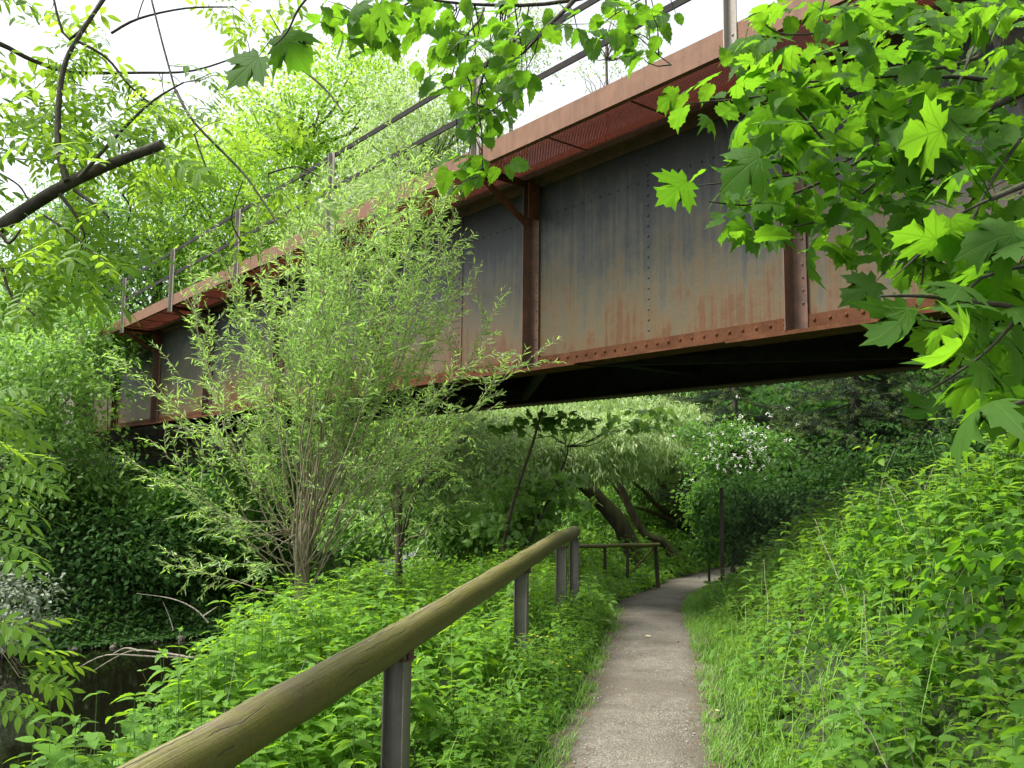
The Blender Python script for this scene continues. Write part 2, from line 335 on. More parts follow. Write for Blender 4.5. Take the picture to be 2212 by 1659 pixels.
def stone():
    k = NT('abutment_stone'); tc = k.n('TexCoord'); br = k.n('TexBrick', {'Vector': k.n('Mapping', {'Vector': tc.outputs['Object'], 'Rotation': (R(90), 0, 0)}), 'Scale': 1.4, 'Color1': (.12, .1, .08, 1), 'Color2': (.19, .16, .125, 1), 'Mortar': (.06, .055, .045, 1)})
    n = k.noise(tc.outputs['Object'], 8, 6, .7); k.link(k.mix(k.rng(n.outputs[0], .4, .7), br.outputs[0], (.05, .06, .03)), k.b.inputs['Base Color']); k.b.inputs['Roughness'].default_value = .9; k.bump(n.outputs[0], .6, .04); return k.m
M['soil'], M['gravel'], M['water'], M['log'], M['grating'], M['stone'] = soil(), gravel(), water(), logmat(), grating(), stone()
M['yellow'] = plain('buttercup_yellow', (.85, .62, .02)); M['white'] = plain('blossom_white', (.8, .8, .72)); M['litter'] = plain('dry_leaf', (.16, .07, .03)); M['palelitter'] = plain('pale_dry_leaf', (.5, .42, .26))
M['wire'] = plain('fence_wire', (.1, .1, .095), .5); M['pebble'] = plain('pebble', (.3, .27, .23), .9)

# ------------------------------------------------------------------ terrain
PCY = [-6, 0, 2, 4.9, 6.58, 8.4, 10.06, 12.4, 14, 15.8, 18, 20.5, 26, 40]
PCX = [-1.3, -.3, .08, .655, 1.0, 1.325, 1.6, 1.96, 2.3, 2.9, 3.8, 5.4, 9.5, 20]
def cx(y): return np.interp(y, PCY, PCX)
def hw(y): return np.interp(y, [4.9, 10, 14, 20], [.51, .49, .55, .6])
def zc(y): return np.interp(y, [-5, 9.5, 16.5, 60], [0, 0, -.36, -.3])
def crest(y): return np.interp(y, [-5, 0, 4, 6, 9, 12, 16, 20, 30], [-3.0, -2.3, -1.95, -2.15, -2.7, -2.6, -2.1, -1.6, -1])
def farshore(y): return np.interp(y, [-20, 8, 12, 16, 18, 19.5, 23, 30, 80], [-22, -18, -14.5, -11, -8.2, -6.6, -5.6, -5, -5])
def sstep(t): t = np.clip(t, 0, 1); return t * t * (3 - 2 * t)
def wav(x, y): return .05 * np.sin(x * 2.1 + 1.3 * np.sin(y * 1.7)) + .04 * np.sin(y * 2.9 + x * 1.1) + .025 * np.sin(x * 6.1 - y * 5.3)
def height(x, y):
    x = np.asarray(x, float); y = np.asarray(y, float)
    s = x - cx(y); h = hw(y); z0 = zc(y)
    z = z0 + 0 * s
    cr = crest(y); e = cx(y) - h
    tl = np.clip((e - x) / np.maximum(e - cr, .1), 0, 1)
    z = np.where(x < e, z0 - .3 * tl ** 1.5, z)
    z = np.where(x < cr, z0 - .3 - (cr - x) * 1.0, z)
    z = np.maximum(z, -2.4)
    d = farshore(y) - x
    fb = -2.3 + np.clip(d, 0, 5) * .85 + np.clip(d - 5, 0, 40) * .12
    z = np.where(d > -.5, np.maximum(z, np.where(d > 0, fb, -2.4)), z)
    Hm = np.interp(y, [-5, 3, 6, 8, 9.3, 10.5, 12, 14, 20], [.9, 1.0, 1.15, 1.0, .95, .65, .25, .05, .05])
    tr = (s - h - .2) / 1.45
    z = np.where(s > h, z0 + Hm * sstep(tr) + np.clip(s - 6, 0, 30) * .06, z)
    k = np.clip((np.abs(s) - h - .05) / .3, 0, 1)
    z = z + wav(x, y) * k - .012 * (np.abs(s) < h + .05)
    return z
def hz(x, y): return float(height(x, y))
xs = np.concatenate([np.linspace(-90, -22, 18), np.linspace(-20, -5, 50), np.arange(-4.8, 6.5, .11), np.linspace(7, 18, 30), np.linspace(21, 90, 16)])
ys = np.concatenate([np.linspace(-25, -2, 12), np.arange(-1, 20, .14), np.linspace(20.4, 40, 50), np.linspace(44, 160, 22)])
X, Yg = np.meshgrid(xs, ys); Z = height(X, Yg)
def grid(mb, X, Y, Z):
    r, c = X.shape; i = np.arange(r - 1)[:, None] * c; j = np.arange(c - 1)[None]
    mb.add(np.stack([X, Y, Z], -1).reshape(-1, 3), quads=np.stack([i + j, i + j + 1, i + c + j + 1, i + c + j], -1).reshape(-1, 4))
mb = MB(); grid(mb, X, Yg, Z); tag(mb.build('ground', M['soil'], smooth=True), kind='structure')
# path
py = np.arange(-3, 27, .12); u = np.linspace(-1, 1, 13)
PX = cx(py)[:, None] + u[None] * (hw(py) + .03)[:, None]
edge = .06 * np.sin(py * 4.1) + .045 * np.sin(py * 9.7 + 1) + .03 * rng.normal(size=len(py))
edge2 = .06 * np.sin(py * 3.3 + 2) + .045 * np.sin(py * 8.3) + .03 * rng.normal(size=len(py))
PX = PX + np.where(u < 0, -u, 0)[None] ** 3 * edge[:, None] + np.where(u > 0, u, 0)[None] ** 3 * edge2[:, None]
PYg = np.repeat(py[:, None], 13, 1); PZ = zc(PYg) + .004 + .022 * (1 - u[None] ** 2) + .008 * np.sin(PX * 5 + PYg * 3)
mb = MB(); grid(mb, PX, PYg, PZ); mb.a[0][:, 0] = np.abs(np.tile(u, len(py))); tag(mb.build('path', M['gravel'], smooth=True), kind='structure')
# river
mb = MB(); mb.add([(-90, -25, -1.75), (3, -25, -1.75), (3, 160, -1.75), (-90, 160, -1.75)], quads=[(0, 1, 2, 3)]); tag(mb.build('river', M['water']), kind='structure')

# ------------------------------------------------------------------ bridge
TH, DIST = .6749, 7.1
bd = Vector((-math.sin(TH), math.cos(TH), 0)); bn = Vector((-math.cos(TH), -math.sin(TH), 0)); zz = Vector((0, 0, 1))
b0 = -bn * DIST; T0, SPC = 12.2044, 3.811
ZB, ZTOP = EYE + 1.393, EYE + 3.86
ZF, ZFB, ZA, ZR2, WALK, BW = EYE + 4.0426, EYE + 3.80, EYE + 5.0575, EYE + 4.5252, .97, 3.31
TS = [T0 + i * SPC for i in range(-4, 5)]            # stiffener positions
TA, TB = T0 - 4.3 * SPC, T0 + 4.75 * SPC
bridge = empty('bridge', b0 + zz * ZB, 'long rusty riveted steel girder bridge with a side walkway and railing crossing above the footpath', 'bridge')
bridge.rotation_euler = (0, 0, 0)
def P(t, nn=0., z=0.): return b0 + bd * t + bn * nn + zz * z
BD, BN, ZZ = np.array(bd), np.array(bn), np.array(zz)
def bbox(mb, t0, t1, n0, n1, z0, z1):
    mb.box(P((t0 + t1) / 2, (n0 + n1) / 2, (z0 + z1) / 2), BD * abs(t1 - t0) / 2, BN * abs(n1 - n0) / 2, ZZ * abs(z1 - z0) / 2)
def rivline(mb, t0, t1, z0, z1, nn, sp, r=.016, nv=None):
    L = math.hypot(t1 - t0, z1 - z0); n = max(2, int(L / sp))
    for i in range(n):
        f = (i + .5) / n; mb.dome(P(t0 + (t1 - t0) * f, nn, z0 + (z1 - z0) * f), nv or bn, r, r * .75)
# webs carry their small rivets: bridge object coords are unrotated, so material streaks run along z
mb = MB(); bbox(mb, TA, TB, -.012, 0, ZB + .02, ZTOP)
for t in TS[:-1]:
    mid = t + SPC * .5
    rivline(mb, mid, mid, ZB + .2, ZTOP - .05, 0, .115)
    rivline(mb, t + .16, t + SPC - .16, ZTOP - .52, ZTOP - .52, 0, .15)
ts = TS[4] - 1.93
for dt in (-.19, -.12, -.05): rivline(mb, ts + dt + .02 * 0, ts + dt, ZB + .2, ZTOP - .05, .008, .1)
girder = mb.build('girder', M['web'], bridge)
bbox2 = lambda name, mat, par, *a: (lambda m: (bbox(m, *a), m.build(name, mat, par))[1])(MB())
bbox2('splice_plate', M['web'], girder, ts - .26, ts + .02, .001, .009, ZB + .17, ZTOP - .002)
mb = MB(); bbox(mb, TA, TB, -.16, .16, ZB - .022, ZB); bbox(mb, TA, TB, .002, .016, ZB + .002, ZB + .15)
for t in TS[:-1]:
    rivline(mb, t + .1, t + SPC - .05, ZB + .095, ZB + .095, .016, .155, .021)
n_ = int((TB - TA) / .155)
for i in range(n_): mb.dome(P(TA + .155 * (i + .5), .095, ZB), zz, .021, .016)
for t in TS: bbox(mb, t - .9, t + .75, -.17, .175, ZB - .04, ZB - .024)
mb.build('bottom_flange', M['rust'], girder)
mb = MB(); bbox(mb, TA, TB, -.16, .16, ZTOP - .02, ZTOP); bbox(mb, TA, TB, .002, .016, ZTOP - .12, ZTOP - .022); mb.build('top_flange', M['rustdark'], girder)
st0 = None
for i, t in enumerate(TS):
    if i == 0:
        m = MB(); bbox(m, t - .07, t + .07, .017, .027, ZB + .004, ZTOP - .125)
        bbox(m, t + .07, t + .082, .017, .17, ZB + .004, ZTOP - .024)
        rivline(m, t - .03, t - .03, ZB + .2, ZTOP - .2, .027, .115, .016); st0 = m.build('stiffener', M['rustdark'], girder)
        g0 = t
    else:
        o = st0.copy(); COL.objects.link(o); o.location = bd * (t - g0)
# pale bluish bulged plate near the right end of the span
mb = MB()
rows = []
t1 = T0 - 3.52 * SPC
nz = 16
vv = []
for i in range(nz + 1):
    f = i / nz; z = ZB + .16 + (ZTOP - ZB - .32) * f; bul = .02 + .10 * math.sin(math.pi * f)
    for tt, nn_ in ((t1, .003), (t1 - .25, bul * .6), (t1 - .6, bul), (t1 - 1.2, bul), (t1 - 1.2, -.01)): vv.append(tuple(P(tt, nn_, z)))
qs = [(i * 5 + j, i * 5 + j + 1, i * 5 + 6 + j, i * 5 + 5 + j) for i in range(nz) for j in range(4)]
mb.add(vv, quads=qs); rivline(mb, t1 - .07, t1 - .07, ZB + .2, ZTOP - .2, .03, .16, .024)
mb.build('pale_plate', M['paleblue'], girder, True)
# far girder
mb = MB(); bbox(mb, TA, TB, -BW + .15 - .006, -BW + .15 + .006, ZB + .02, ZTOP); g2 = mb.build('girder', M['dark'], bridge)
mb = MB(); bbox(mb, TA, TB, -BW, -BW + .3, ZB - .022, ZB)
for i in range(int((TB - TA) / .13)): mb.dome(P(TA + .13 * i, -BW + .03, ZB - .022), -zz, .02, .018)
mb.build('bottom_flange', M['rustdark'], g2)
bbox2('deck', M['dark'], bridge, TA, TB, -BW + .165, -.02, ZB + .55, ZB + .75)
cb0 = None
for i, t in enumerate(TS):
    if cb0 is None:
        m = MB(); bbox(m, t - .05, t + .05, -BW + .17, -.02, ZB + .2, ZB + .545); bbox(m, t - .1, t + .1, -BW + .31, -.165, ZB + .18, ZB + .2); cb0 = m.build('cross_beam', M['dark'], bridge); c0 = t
    else:
        o = cb0.copy(); COL.objects.link(o); o.location = bd * (t - c0)
for i, t in enumerate(TS[:-1]):
    m = MB(); a, b = (P(t, -.2, ZB + .05), P(t + SPC, -BW + .35, ZB + .05)) if i % 2 else (P(t, -BW + .35, ZB + .05), P(t + SPC, -.2, ZB + .05))
    ax = np.array(b - a); L = np.linalg.norm(ax); ax /= L; sd_ = np.cross(ZZ, ax)
    m.box((np.array(a) + np.array(b)) / 2, ax * L / 2, sd_ * .05, ZZ * .006); m.box((np.array(a) + np.array(b)) / 2 + sd_ * .05 + ZZ * .05, ax * L / 2, sd_ * .006, ZZ * .043)
    m.build('lateral_brace', M['dark'], bridge)
# walkway
m = MB(); bbox(m, TA, TB, .2, WALK - .075, ZFB + .075, ZFB + .095); walkway = m.build('walkway', M['grating'], bridge)
# orient grating pattern by bridge axes
walkway.rotation_euler = (0, 0, 0)
m = MB(); bbox(m, TA, TB, WALK - .012, WALK, ZFB, ZF); bbox(m, TA, TB, WALK - .07, WALK - .0125, ZF - .014, ZF - .002); bbox(m, TA, TB, WALK - .07, WALK - .0125, ZFB + .002, ZFB + .014)
m.build('fascia_beam', M['fascia'], walkway)
m = MB(); bbox(m, TA, TB, .165, .195, ZFB + .01, ZFB + .17); bbox(m, TA, TB, .115, .164, ZTOP + .004, ZFB + .17)
for i in range(int((TB - TA) / 1.27)):
    bbox(m, TA + i * 1.27, TA + i * 1.27 + .012, .2, WALK - .08, ZFB + .055, ZFB + .072)
m.build('walkway_bearer', M['rustdark'], walkway)
br0 = po0 = None
for i, t in enumerate(TS):
    if br0 is None:
        m = MB(); ta = t + .02
        bbox(m, ta - .04, ta + .04, .2, WALK - .02, ZFB - .012, ZFB - .004); bbox(m, ta - .004, ta + .004, .2, WALK - .02, ZFB - .08, ZFB - .0125)
        a, b = P(ta, WALK - .06, ZFB - .05), P(ta, .165, ZFB - .52); ax = np.array(b - a); L = np.linalg.norm(ax); ax /= L; up_ = np.cross(BD, ax)
        m.box((np.array(a) + np.array(b)) / 2, ax * L / 2, BD * .035, up_ * .006); m.box((np.array(a) + np.array(b)) / 2 + up_ * .04, ax * L / 2, BD * .005, up_ * .033)
        bbox(m, ta - .09, ta - .076, .03, .2, ZFB - .5, ZFB - .03)
        for q in (.08, .15): m.dome(P(ta - .09, .14, ZFB - .55 + q), -bd, .014)
        br0 = m.build('bracket', M['rust'], bridge); r0 = t
        m = MB(); bbox(m, t - .05, t + .05, WALK + .002, WALK + .012, ZFB - .14, ZA + .04); bbox(m, t + .04, t + .05, WALK + .0125, WALK + .07, ZFB - .14, ZA + .04)
        for q in (.0, .12): m.dome(P(t - .01, WALK + .012, ZFB + .02 + q), bn, .014)
        po0 = m.build('railing_post', M['galv'], bridge)
    else:
        for src in (br0, po0):
            o = src.copy(); COL.objects.link(o); o.location = bd * (t - r0)
for zr in (ZA, ZR2):
    m = MB(); bbox(m, TA + .2, TB + 2.0, WALK - .025, WALK - .005, zr - .036, zr + .036); bbox(m, TA + .2, TB + 2.0, WALK - .07, WALK - .0255, zr + .027, zr + .035)
    m.build('railing_bar', M['dark'], bridge)
# abutment at the far bank
abc = P(TB + .6, -BW / 2, 0)
ab = empty('bridge_abutment', abc + zz * -1.5, 'dark stone bridge abutment half hidden by shrubs under the far left end of the girders', 'abutment')
m = MB(); bbox(m, TB - .9, TB + 2.5, -BW - .6, .5, -2.5, ZB - .45); m.build('wall', M['stone'], ab)
m = MB(); bbox(m, TB - 1.1, TB + 2.6, -BW - .75, .65, ZB - .449, ZB - .25); m.build('coping', M['stone'], ab)
for nn_ in (0., -BW + .15):
    m = MB(); bbox(m, TB - .7, TB - .2, nn_ - .2, nn_ + .2, ZB - .249, ZB - .041); m.build('bearing', M['rustdark'], ab)
m = MB(); bbox(m, TB + .3, TB + 2.5, -BW - .6, .5, ZB - .249, ZTOP - .1); m.build('back_wall', M['stone'], ab)

# ------------------------------------------------------------------ log railings
def lgpost(m, p, zb, zt, dirv, w=.045, f=.055):
    d = np.array([dirv[0], dirv[1], 0.]); d /= np.linalg.norm(d); s = np.array([d[1], -d[0], 0]); c = np.array([p[0], p[1], (zb + zt) / 2]); h = ZZ * (zt - zb) / 2
    m.box(c - d * .0, s * w, d * .004, h); m.box(c + s * (w + .003) - d * f * .0, s * .003, d * f, h); m.box(c - s * (w + .003), s * .003, d * f, h)
LP = [at(395 - 190, 1659 + 160, 2.0), at(395, 1652, 2.57), at(860, 1384, 4.2), at(1127, 1214, 7.2), at(1213, 1166, 9.4), at(1240, 1150, 10.45)]
lr = empty('log_railing', (LP[2].x, LP[2].y, 0), 'thick mossy round log handrail on grey steel posts along the near path edge', 'railing')
def wobble(a, b, n=14, amp=.0022):
    return [a.lerp(b, i / n) + Vector((0, 0, amp * math.sin(i * 1.1) - .004 * math.sin(math.pi * i / n))) for i in range(n + 1)]
dl = (LP[1] - LP[2]).normalized()
A0 = LP[2] + dl * 3.2
for a, b, r in ((A0, LP[2] + dl * .003, .079), (LP[2], LP[3] + (LP[3] - LP[2]).normalized() * 2.0, .077), (LP[3] + (LP[3] - LP[2]).normalized() * 2.004, LP[5], .073)):
    m = MB(); pts = wobble(a, b, 30); m.tube(pts, r * np.array([1 + .012 * math.sin(j * .7) for j in range(len(pts))]), 28, True, .0); m.build('log', M['log'], lr, True)
for i in (2, 3, 4):
    p = LP[i]; dv = LP[i + 1] - LP[i]
    m = MB(); lgpost(m, p, hz(p.x, p.y) - .3, p.z - .06, dv); m.build('post', M['post'], lr)
p = LP[5] + Vector((.0, -.06, 0)); m = MB(); lgpost(m, p, hz(p.x, p.y) - .3, p.z - .06, LP[5] - LP[4]); m.build('post', M['post'], lr)
for i in (2, 3, 4, 5):
    p = LP[i]; d_ = (LP[i] - LP[i - 1]); d_.z = 0; d_.normalize(); s_ = Vector((d_.y, -d_.x, 0)); m = MB()
    m.box(p - zz * .079 + s_ * .01, np.array(d_) * .055, np.array(s_) * .062, ZZ * .004); m.box(p - zz * .062 + s_ * .066, np.array(d_) * .03, np.array(s_) * .003, ZZ * .02)
    m.dome(p - zz * .058 + s_ * .0695, s_, .011, .008); m.build('bracket', M['rustdark'], lr)
fa, fb = at(1250, 1180, 16.0), at(1418, 1177, 16.6)
fr = empty('log_railing', (fb.x, fb.y, -.3), 'low far log railing with a diagonal brace beside the leaning willow trunks', 'railing')
m = MB(); m.tube(wobble(fa, fa.lerp(fb, .55), 8), .036, 10, True, .03); m.build('log', M['log'], fr, True)
m = MB(); m.tube(wobble(fa.lerp(fb, .552), fb + Vector((.05, 0, 0)), 8), .04, 10, True, .03); m.build('log', M['log'], fr, True)
for f in (.33, .62, .985):
    p = fa.lerp(fb, f); m = MB(); m.tube([Vector((p.x + (.06 if f > .9 else 0), p.y, hz(p.x, p.y) - .2)), p - Vector((0, 0, .03))], .04 if f > .9 else .03, 8); m.build('post', M['barkwillow'], fr)
p = fa.lerp(fb, .96); m = MB(); m.tube([p - Vector((0, 0, .06)), p + Vector((-.42, -.05, -.5))], .022, 7); m.build('brace', M['log'], fr)

# ------------------------------------------------------------------ leaf templates
def simple_leaf(n=5, w=.22, serr=0., bend=.12, fold=.15, peak=.4):
    ys_ = np.linspace(0, 1, n); v = []; uv = []
    for i, y in enumerate(ys_):
        pr = (math.sin(math.pi * y ** (math.log(.5) / math.log(peak)))) ** .8 if 0 < y < 1 else 0.0
        ww = w * max(pr, .02)
        if serr and 0 < i < n - 1: ww *= 1 + serr * (1 if i % 2 else -1)
        z = -bend * y * y
        yo = -serr * .06 if (serr and i % 2) else 0
        for sx_ in (-1, 0, 1): v.append((sx_ * ww, y - (abs(sx_) * yo), z + abs(sx_) * ww * fold)); uv.append((sx_ * ww, y))
    q = []
    for i in range(n - 1):
        for j in (0, 1): q.append((i * 3 + j, i * 3 + j + 1, i * 3 + 4 + j, i * 3 + 3 + j))
    return np.array(v), None, np.array(q), np.array(uv)
def palmate_leaf(curl=.12, seed=0):
    rr = random.Random(seed)
    half = [(0, 0), (.13, -.11), (.40, -.10), (.33, .03), (.56, .08), (.49, .17), (.76, .25), (.64, .33), (.84, .54), (.58, .50), (.52, .58), (.35, .45), (.37, .66), (.50, .80), (.32, .79), (.24, .91), (.12, .90), (0, 1.12)]
    o = half + [(-x, y) for x, y in half[-2:0:-1]]
    o = np.array([(x * (1 + .06 * rr.uniform(-1, 1)), y + .02 * rr.uniform(-1, 1)) for x, y in o]); c = np.array([0, .28]); n = len(o)
    r1 = c + (o - c) * .55
    pts = np.vstack([c[None], r1, o])
    ph = rr.uniform(0, 6)
    z = -curl * (pts[:, 0] ** 2 * 1.2 + (pts[:, 1] - .28) ** 2 * .9) + .035 * np.sin(pts[:, 0] * 7 + ph) * np.abs(pts[:, 1]) + np.abs(pts[:, 0]) * .08
    t = [(0, 1 + i, 1 + (i + 1) % n) for i in range(n)]; q = [(1 + i, 1 + n + i, 1 + n + (i + 1) % n, 1 + (i + 1) % n) for i in range(n)]
    return np.column_stack([pts, z]), np.array(t)[:, ::-1], np.array(q)[:, ::-1], pts
def hazel_leaf(curl=.15, seed=0):
    rr = random.Random(seed); n = 30; o = []
    for i in range(n):
        a = i / n * 2 * math.pi; x = math.sin(a); y = -math.cos(a)
        r = 1 + (.08 if i % 2 else -.05) * (0 if i in (0,) else 1)
        xx = .43 * x * r * (1 - .12 * y); yy = .5 + .5 * y * r
        if n // 2 == i: yy += .12
        if i == 0: yy += .05
        o.append((xx, yy))
    o = np.array(o); c = np.array([0, .5]); r1 = c + (o - c) * .55; pts = np.vstack([c[None], r1, o])
    z = -curl * (pts[:, 1]) ** 2 + np.abs(pts[:, 0]) * .22 + .03 * np.sin(pts[:, 1] * 14 - np.abs(pts[:, 0]) * 9 + seed)
    t = [(0, 1 + i, 1 + (i + 1) % n) for i in range(n)]; q = [(1 + i, 1 + n + i, 1 + n + (i + 1) % n, 1 + (i + 1) % n) for i in range(n)]
    return np.column_stack([pts, z]), np.array(t), np.array(q), pts
def compound(npair=4, leaf=None, ll=.36, ang=62, droop=.2, taper=True):
    V, Q, UV = [], [], []; n = 0
    def put(base, ax, sc):
        nonlocal n
        v, _, q, uv = leaf; ax = nrm(np.array(ax)); sd_ = nrm(np.cross(ax, [0, 0, 1])); nn_ = np.cross(sd_, ax)
        V.append(np.array(base) + sc * (v[:, :1] * sd_ + v[:, 1:2] * ax + v[:, 2:] * nn_)); Q.append(q + n); UV.append(uv); n += len(v)
    for i in range(npair):
        y = .25 + .62 * i / max(1, npair - 1); z = -droop * y * y
        for s in (-1, 1):
            a = R(ang); put((0, y, z), (s * math.sin(a), math.cos(a), -.15), ll * (1 - .12 * abs(i - npair / 2)))
    put((0, .98, -droop), (0, 1, -.4), ll)
    # rachis
    v = []; uv = []; q = []
    for i in range(5):
        y = i / 4; z = -droop * y * y
        v += [(-.006, y, z), (.006, y, z)]; uv += [(0, 0), (0, 0)]
        if i < 4: q.append((n + i * 2, n + i * 2 + 1, n + i * 2 + 3, n + i * 2 + 2))
    V.append(np.array(v)); UV.append(np.array(uv)); Q.append(np.array(q))
    return np.vstack(V), None, np.vstack(Q), np.vstack(UV)

def nz2(x, y, k=1.): return .5 + .25 * (np.sin(x * 1.9 * k + 1.3 * np.sin(y * 1.3 * k + .5)) + np.sin(y * 2.3 * k + 1.7 * np.sin(x * 1.7 * k) + 2))
T = {
 'maple': [palmate_leaf(.25, 1), palmate_leaf(.5, 2), palmate_leaf(.12, 3), palmate_leaf(.8, 4)],
 'hazel': [hazel_leaf(.15, 1), hazel_leaf(.35, 2), hazel_leaf(.05, 3), hazel_leaf(.6, 5)],
 'ash': [compound(4, simple_leaf(5, .17, 0, .15, .2, .45), .34, 62, .15), compound(5, simple_leaf(5, .16, 0, .1, .25, .42), .3, 58, .3), compound(3, simple_leaf(5, .19, 0, .2, .15, .45), .4, 65, .1)],
 'willow': [simple_leaf(4, .085, 0, .15, .2, .42), simple_leaf(4, .075, 0, .35, .3, .4), simple_leaf(4, .095, 0, -.05, .25, .42)],
 'nettle': [simple_leaf(13, .27, .10, .3, .3, .33), simple_leaf(13, .24, .10, .5, .4, .33), simple_leaf(13, .29, .10, .15, .2, .35)],
 'oval': [simple_leaf(5, .26, 0, .2, .2, .42), simple_leaf(5, .3, 0, .4, .3, .45), simple_leaf(4, .22, 0, .1, .3, .4)],
 'tiny': [simple_leaf(3, .3, 0, .15, .2, .5), simple_leaf(3, .26, 0, .3, .3, .45)],
 'needle': [simple_leaf(3, .05, 0, .1, .1, .5), simple_leaf(3, .045, 0, .25, .1, .45)],
 'lance': [simple_leaf(4, .13, 0, .25, .2, .35), simple_leaf(4, .11, 0, .5, .2, .35)],
 'bramble': [compound(1, simple_leaf(9, .33, .08, .2, .2, .45), .62, 75, .1), compound(1, simple_leaf(9, .3, .08, .3, .3, .42), .66, 65, .2)],
 'rose': [compound(3, simple_leaf(4, .26, 0, .1, .15, .45), .3, 70, .1)],
}
def leaves(mb, kind, pos, axis, normal, scale):
    """lay many leaves: base points, base-to-tip axes, upper-side normals, lengths"""
    pos = np.asarray(pos, float).reshape(-1, 3); N = len(pos)
    if N == 0: return
    axis = nrm(np.asarray(axis, float).reshape(-1, 3)); normal = np.asarray(normal, float).reshape(-1, 3)
    sdv = nrm(np.cross(axis, normal)); nv = np.cross(sdv, axis); scale = np.broadcast_to(scale, (N,))
    which = rng.integers(0, len(T[kind]), N); rnd = rng.random(N)
    for k, (v, t, q, uv) in enumerate(T[kind]):
        I = np.where(which == k)[0]; n = len(I)
        if n == 0: continue
        m = len(v)
        W = pos[I][:, None] + scale[I][:, None, None] * (v[None, :, :1] * sdv[I][:, None] + v[None, :, 1:2] * axis[I][:, None] + v[None, :, 2:] * nv[I][:, None])
        off = (np.arange(n) * m)[:, None, None]
        A = np.empty((n, m, 3)); A[:, :, :2] = uv[None]; A[:, :, 2] = rnd[I][:, None]
        mb.add(W.reshape(-1, 3), None if t is None else (t[None] + off).reshape(-1, 3), None if q is None else (q[None] + off).reshape(-1, 4), A.reshape(-1, 3))
def rdir(n): return nrm(rng.normal(size=(n, 3)))
def drift(n, up=1., droop=-.25, spread=1.):
    """random leaf attitudes: axis mostly level and a little drooping, blade facing up"""
    a = rng.random(n) * 2 * math.pi
    ax = np.stack([np.cos(a), np.sin(a), droop + .35 * rng.normal(size=n)], 1)
    nv = np.array([0, 0, up]) + spread * .45 * rng.normal(size=(n, 3))
    return nrm(ax), nv
def curve(a, b, bow=.15, n=8, jit=.02, up=0.):
    a, b = np.array(a, float), np.array(b, float); L = np.linalg.norm(b - a); t = np.linspace(0, 1, n)[:, None]
    o = rng.normal(size=3) * bow * L * .5 + np.array([0, 0, up * L])
    p = a + (b - a) * t + o * (4 * t * (1 - t)) * .5
    p[1:-1] += rng.normal(size=(n - 2, 3)) * jit * L
    return p
def spray(mb, kind, pts, gap, size, ang=45, start=.15, droop=-.1, spread=.5, jitter=.0):
    """leaves set alternately along a twig"""
    P_ = np.asarray(pts, float); L = np.concatenate([[0], np.cumsum(np.linalg.norm(np.diff(P_, axis=0), axis=1))])
    if L[-1] < gap: return
    s = np.arange(L[-1] * start, L[-1], gap); s = s + rng.normal(size=len(s)) * gap * .2
    B = np.stack([np.interp(s, L, P_[:, i]) for i in range(3)], 1); Tn = nrm(np.stack([np.interp(s, L, np.gradient(P_[:, i], L)) for i in range(3)], 1))
    ref = rdir(len(s)) * .6 + np.array([0, 0, 1.]); side = nrm(np.cross(Tn, ref)) * np.where(np.arange(len(s)) % 2, 1, -1)[:, None]
    a = R(ang) + rng.normal(size=len(s)) * .25
    ax = Tn * np.cos(a)[:, None] + side * np.sin(a)[:, None] + np.array([0, 0, droop])
    nv = np.array([0, 0, 1.]) + spread * rng.normal(size=(len(s), 3))
    leaves(mb, kind, B + rng.normal(size=B.shape) * jitter, ax, nv, size * (.6 + .6 * rng.random(len(s))) * np.where(s > L[-1] * .93, .6, 1))

# ------------------------------------------------------------------ pollard willow on the near bank
wb = at(655, 1232, 9.7); wb.z = hz(wb.x, wb.y)
wt = at(655, 1150, 9.7)
wil = empty('pollard_willow', wb, 'pollard willow with pale thin stems fanning out in front of the bridge', 'willow tree')
m = MB(); m.tube([wb - zz * .2, wb + zz * .25, wb.lerp(wt, .7), wt, wt + zz * .12], [.12, .085, .075, .10, .04], 10, True, .1)
lf = MB(); tw = MB()
ends = [(880,330),(800,380),(950,420),(700,450),(620,500),(480,600),(420,680),(410,560),(990,540),(1080,650),(1150,770),(1000,620),(900,480),(820,560),(560,600),(350,860),(430,740),(270,990),(345,960),(430,1100),(350,1215),(470,1215),(1040,760),(1000,960),(760,520),(680,600),(940,680),(850,430),(1060,850),(640,700),(540,740),(760,690),(880,620),(730,380),(520,660),(900,380),(790,470),(960,500),(250,790),(660,540),(580,820),(470,860),(830,800),(920,870),(740,760),(560,930),(450,500),(550,430),(620,400),(700,360),(980,460),(1030,600),(600,600),(720,560),(840,500),(920,560),(500,820),(380,800),(640,460),(870,300),(940,340),(790,330),(710,400),(900,345),(830,370),(970,400),(650,430)]
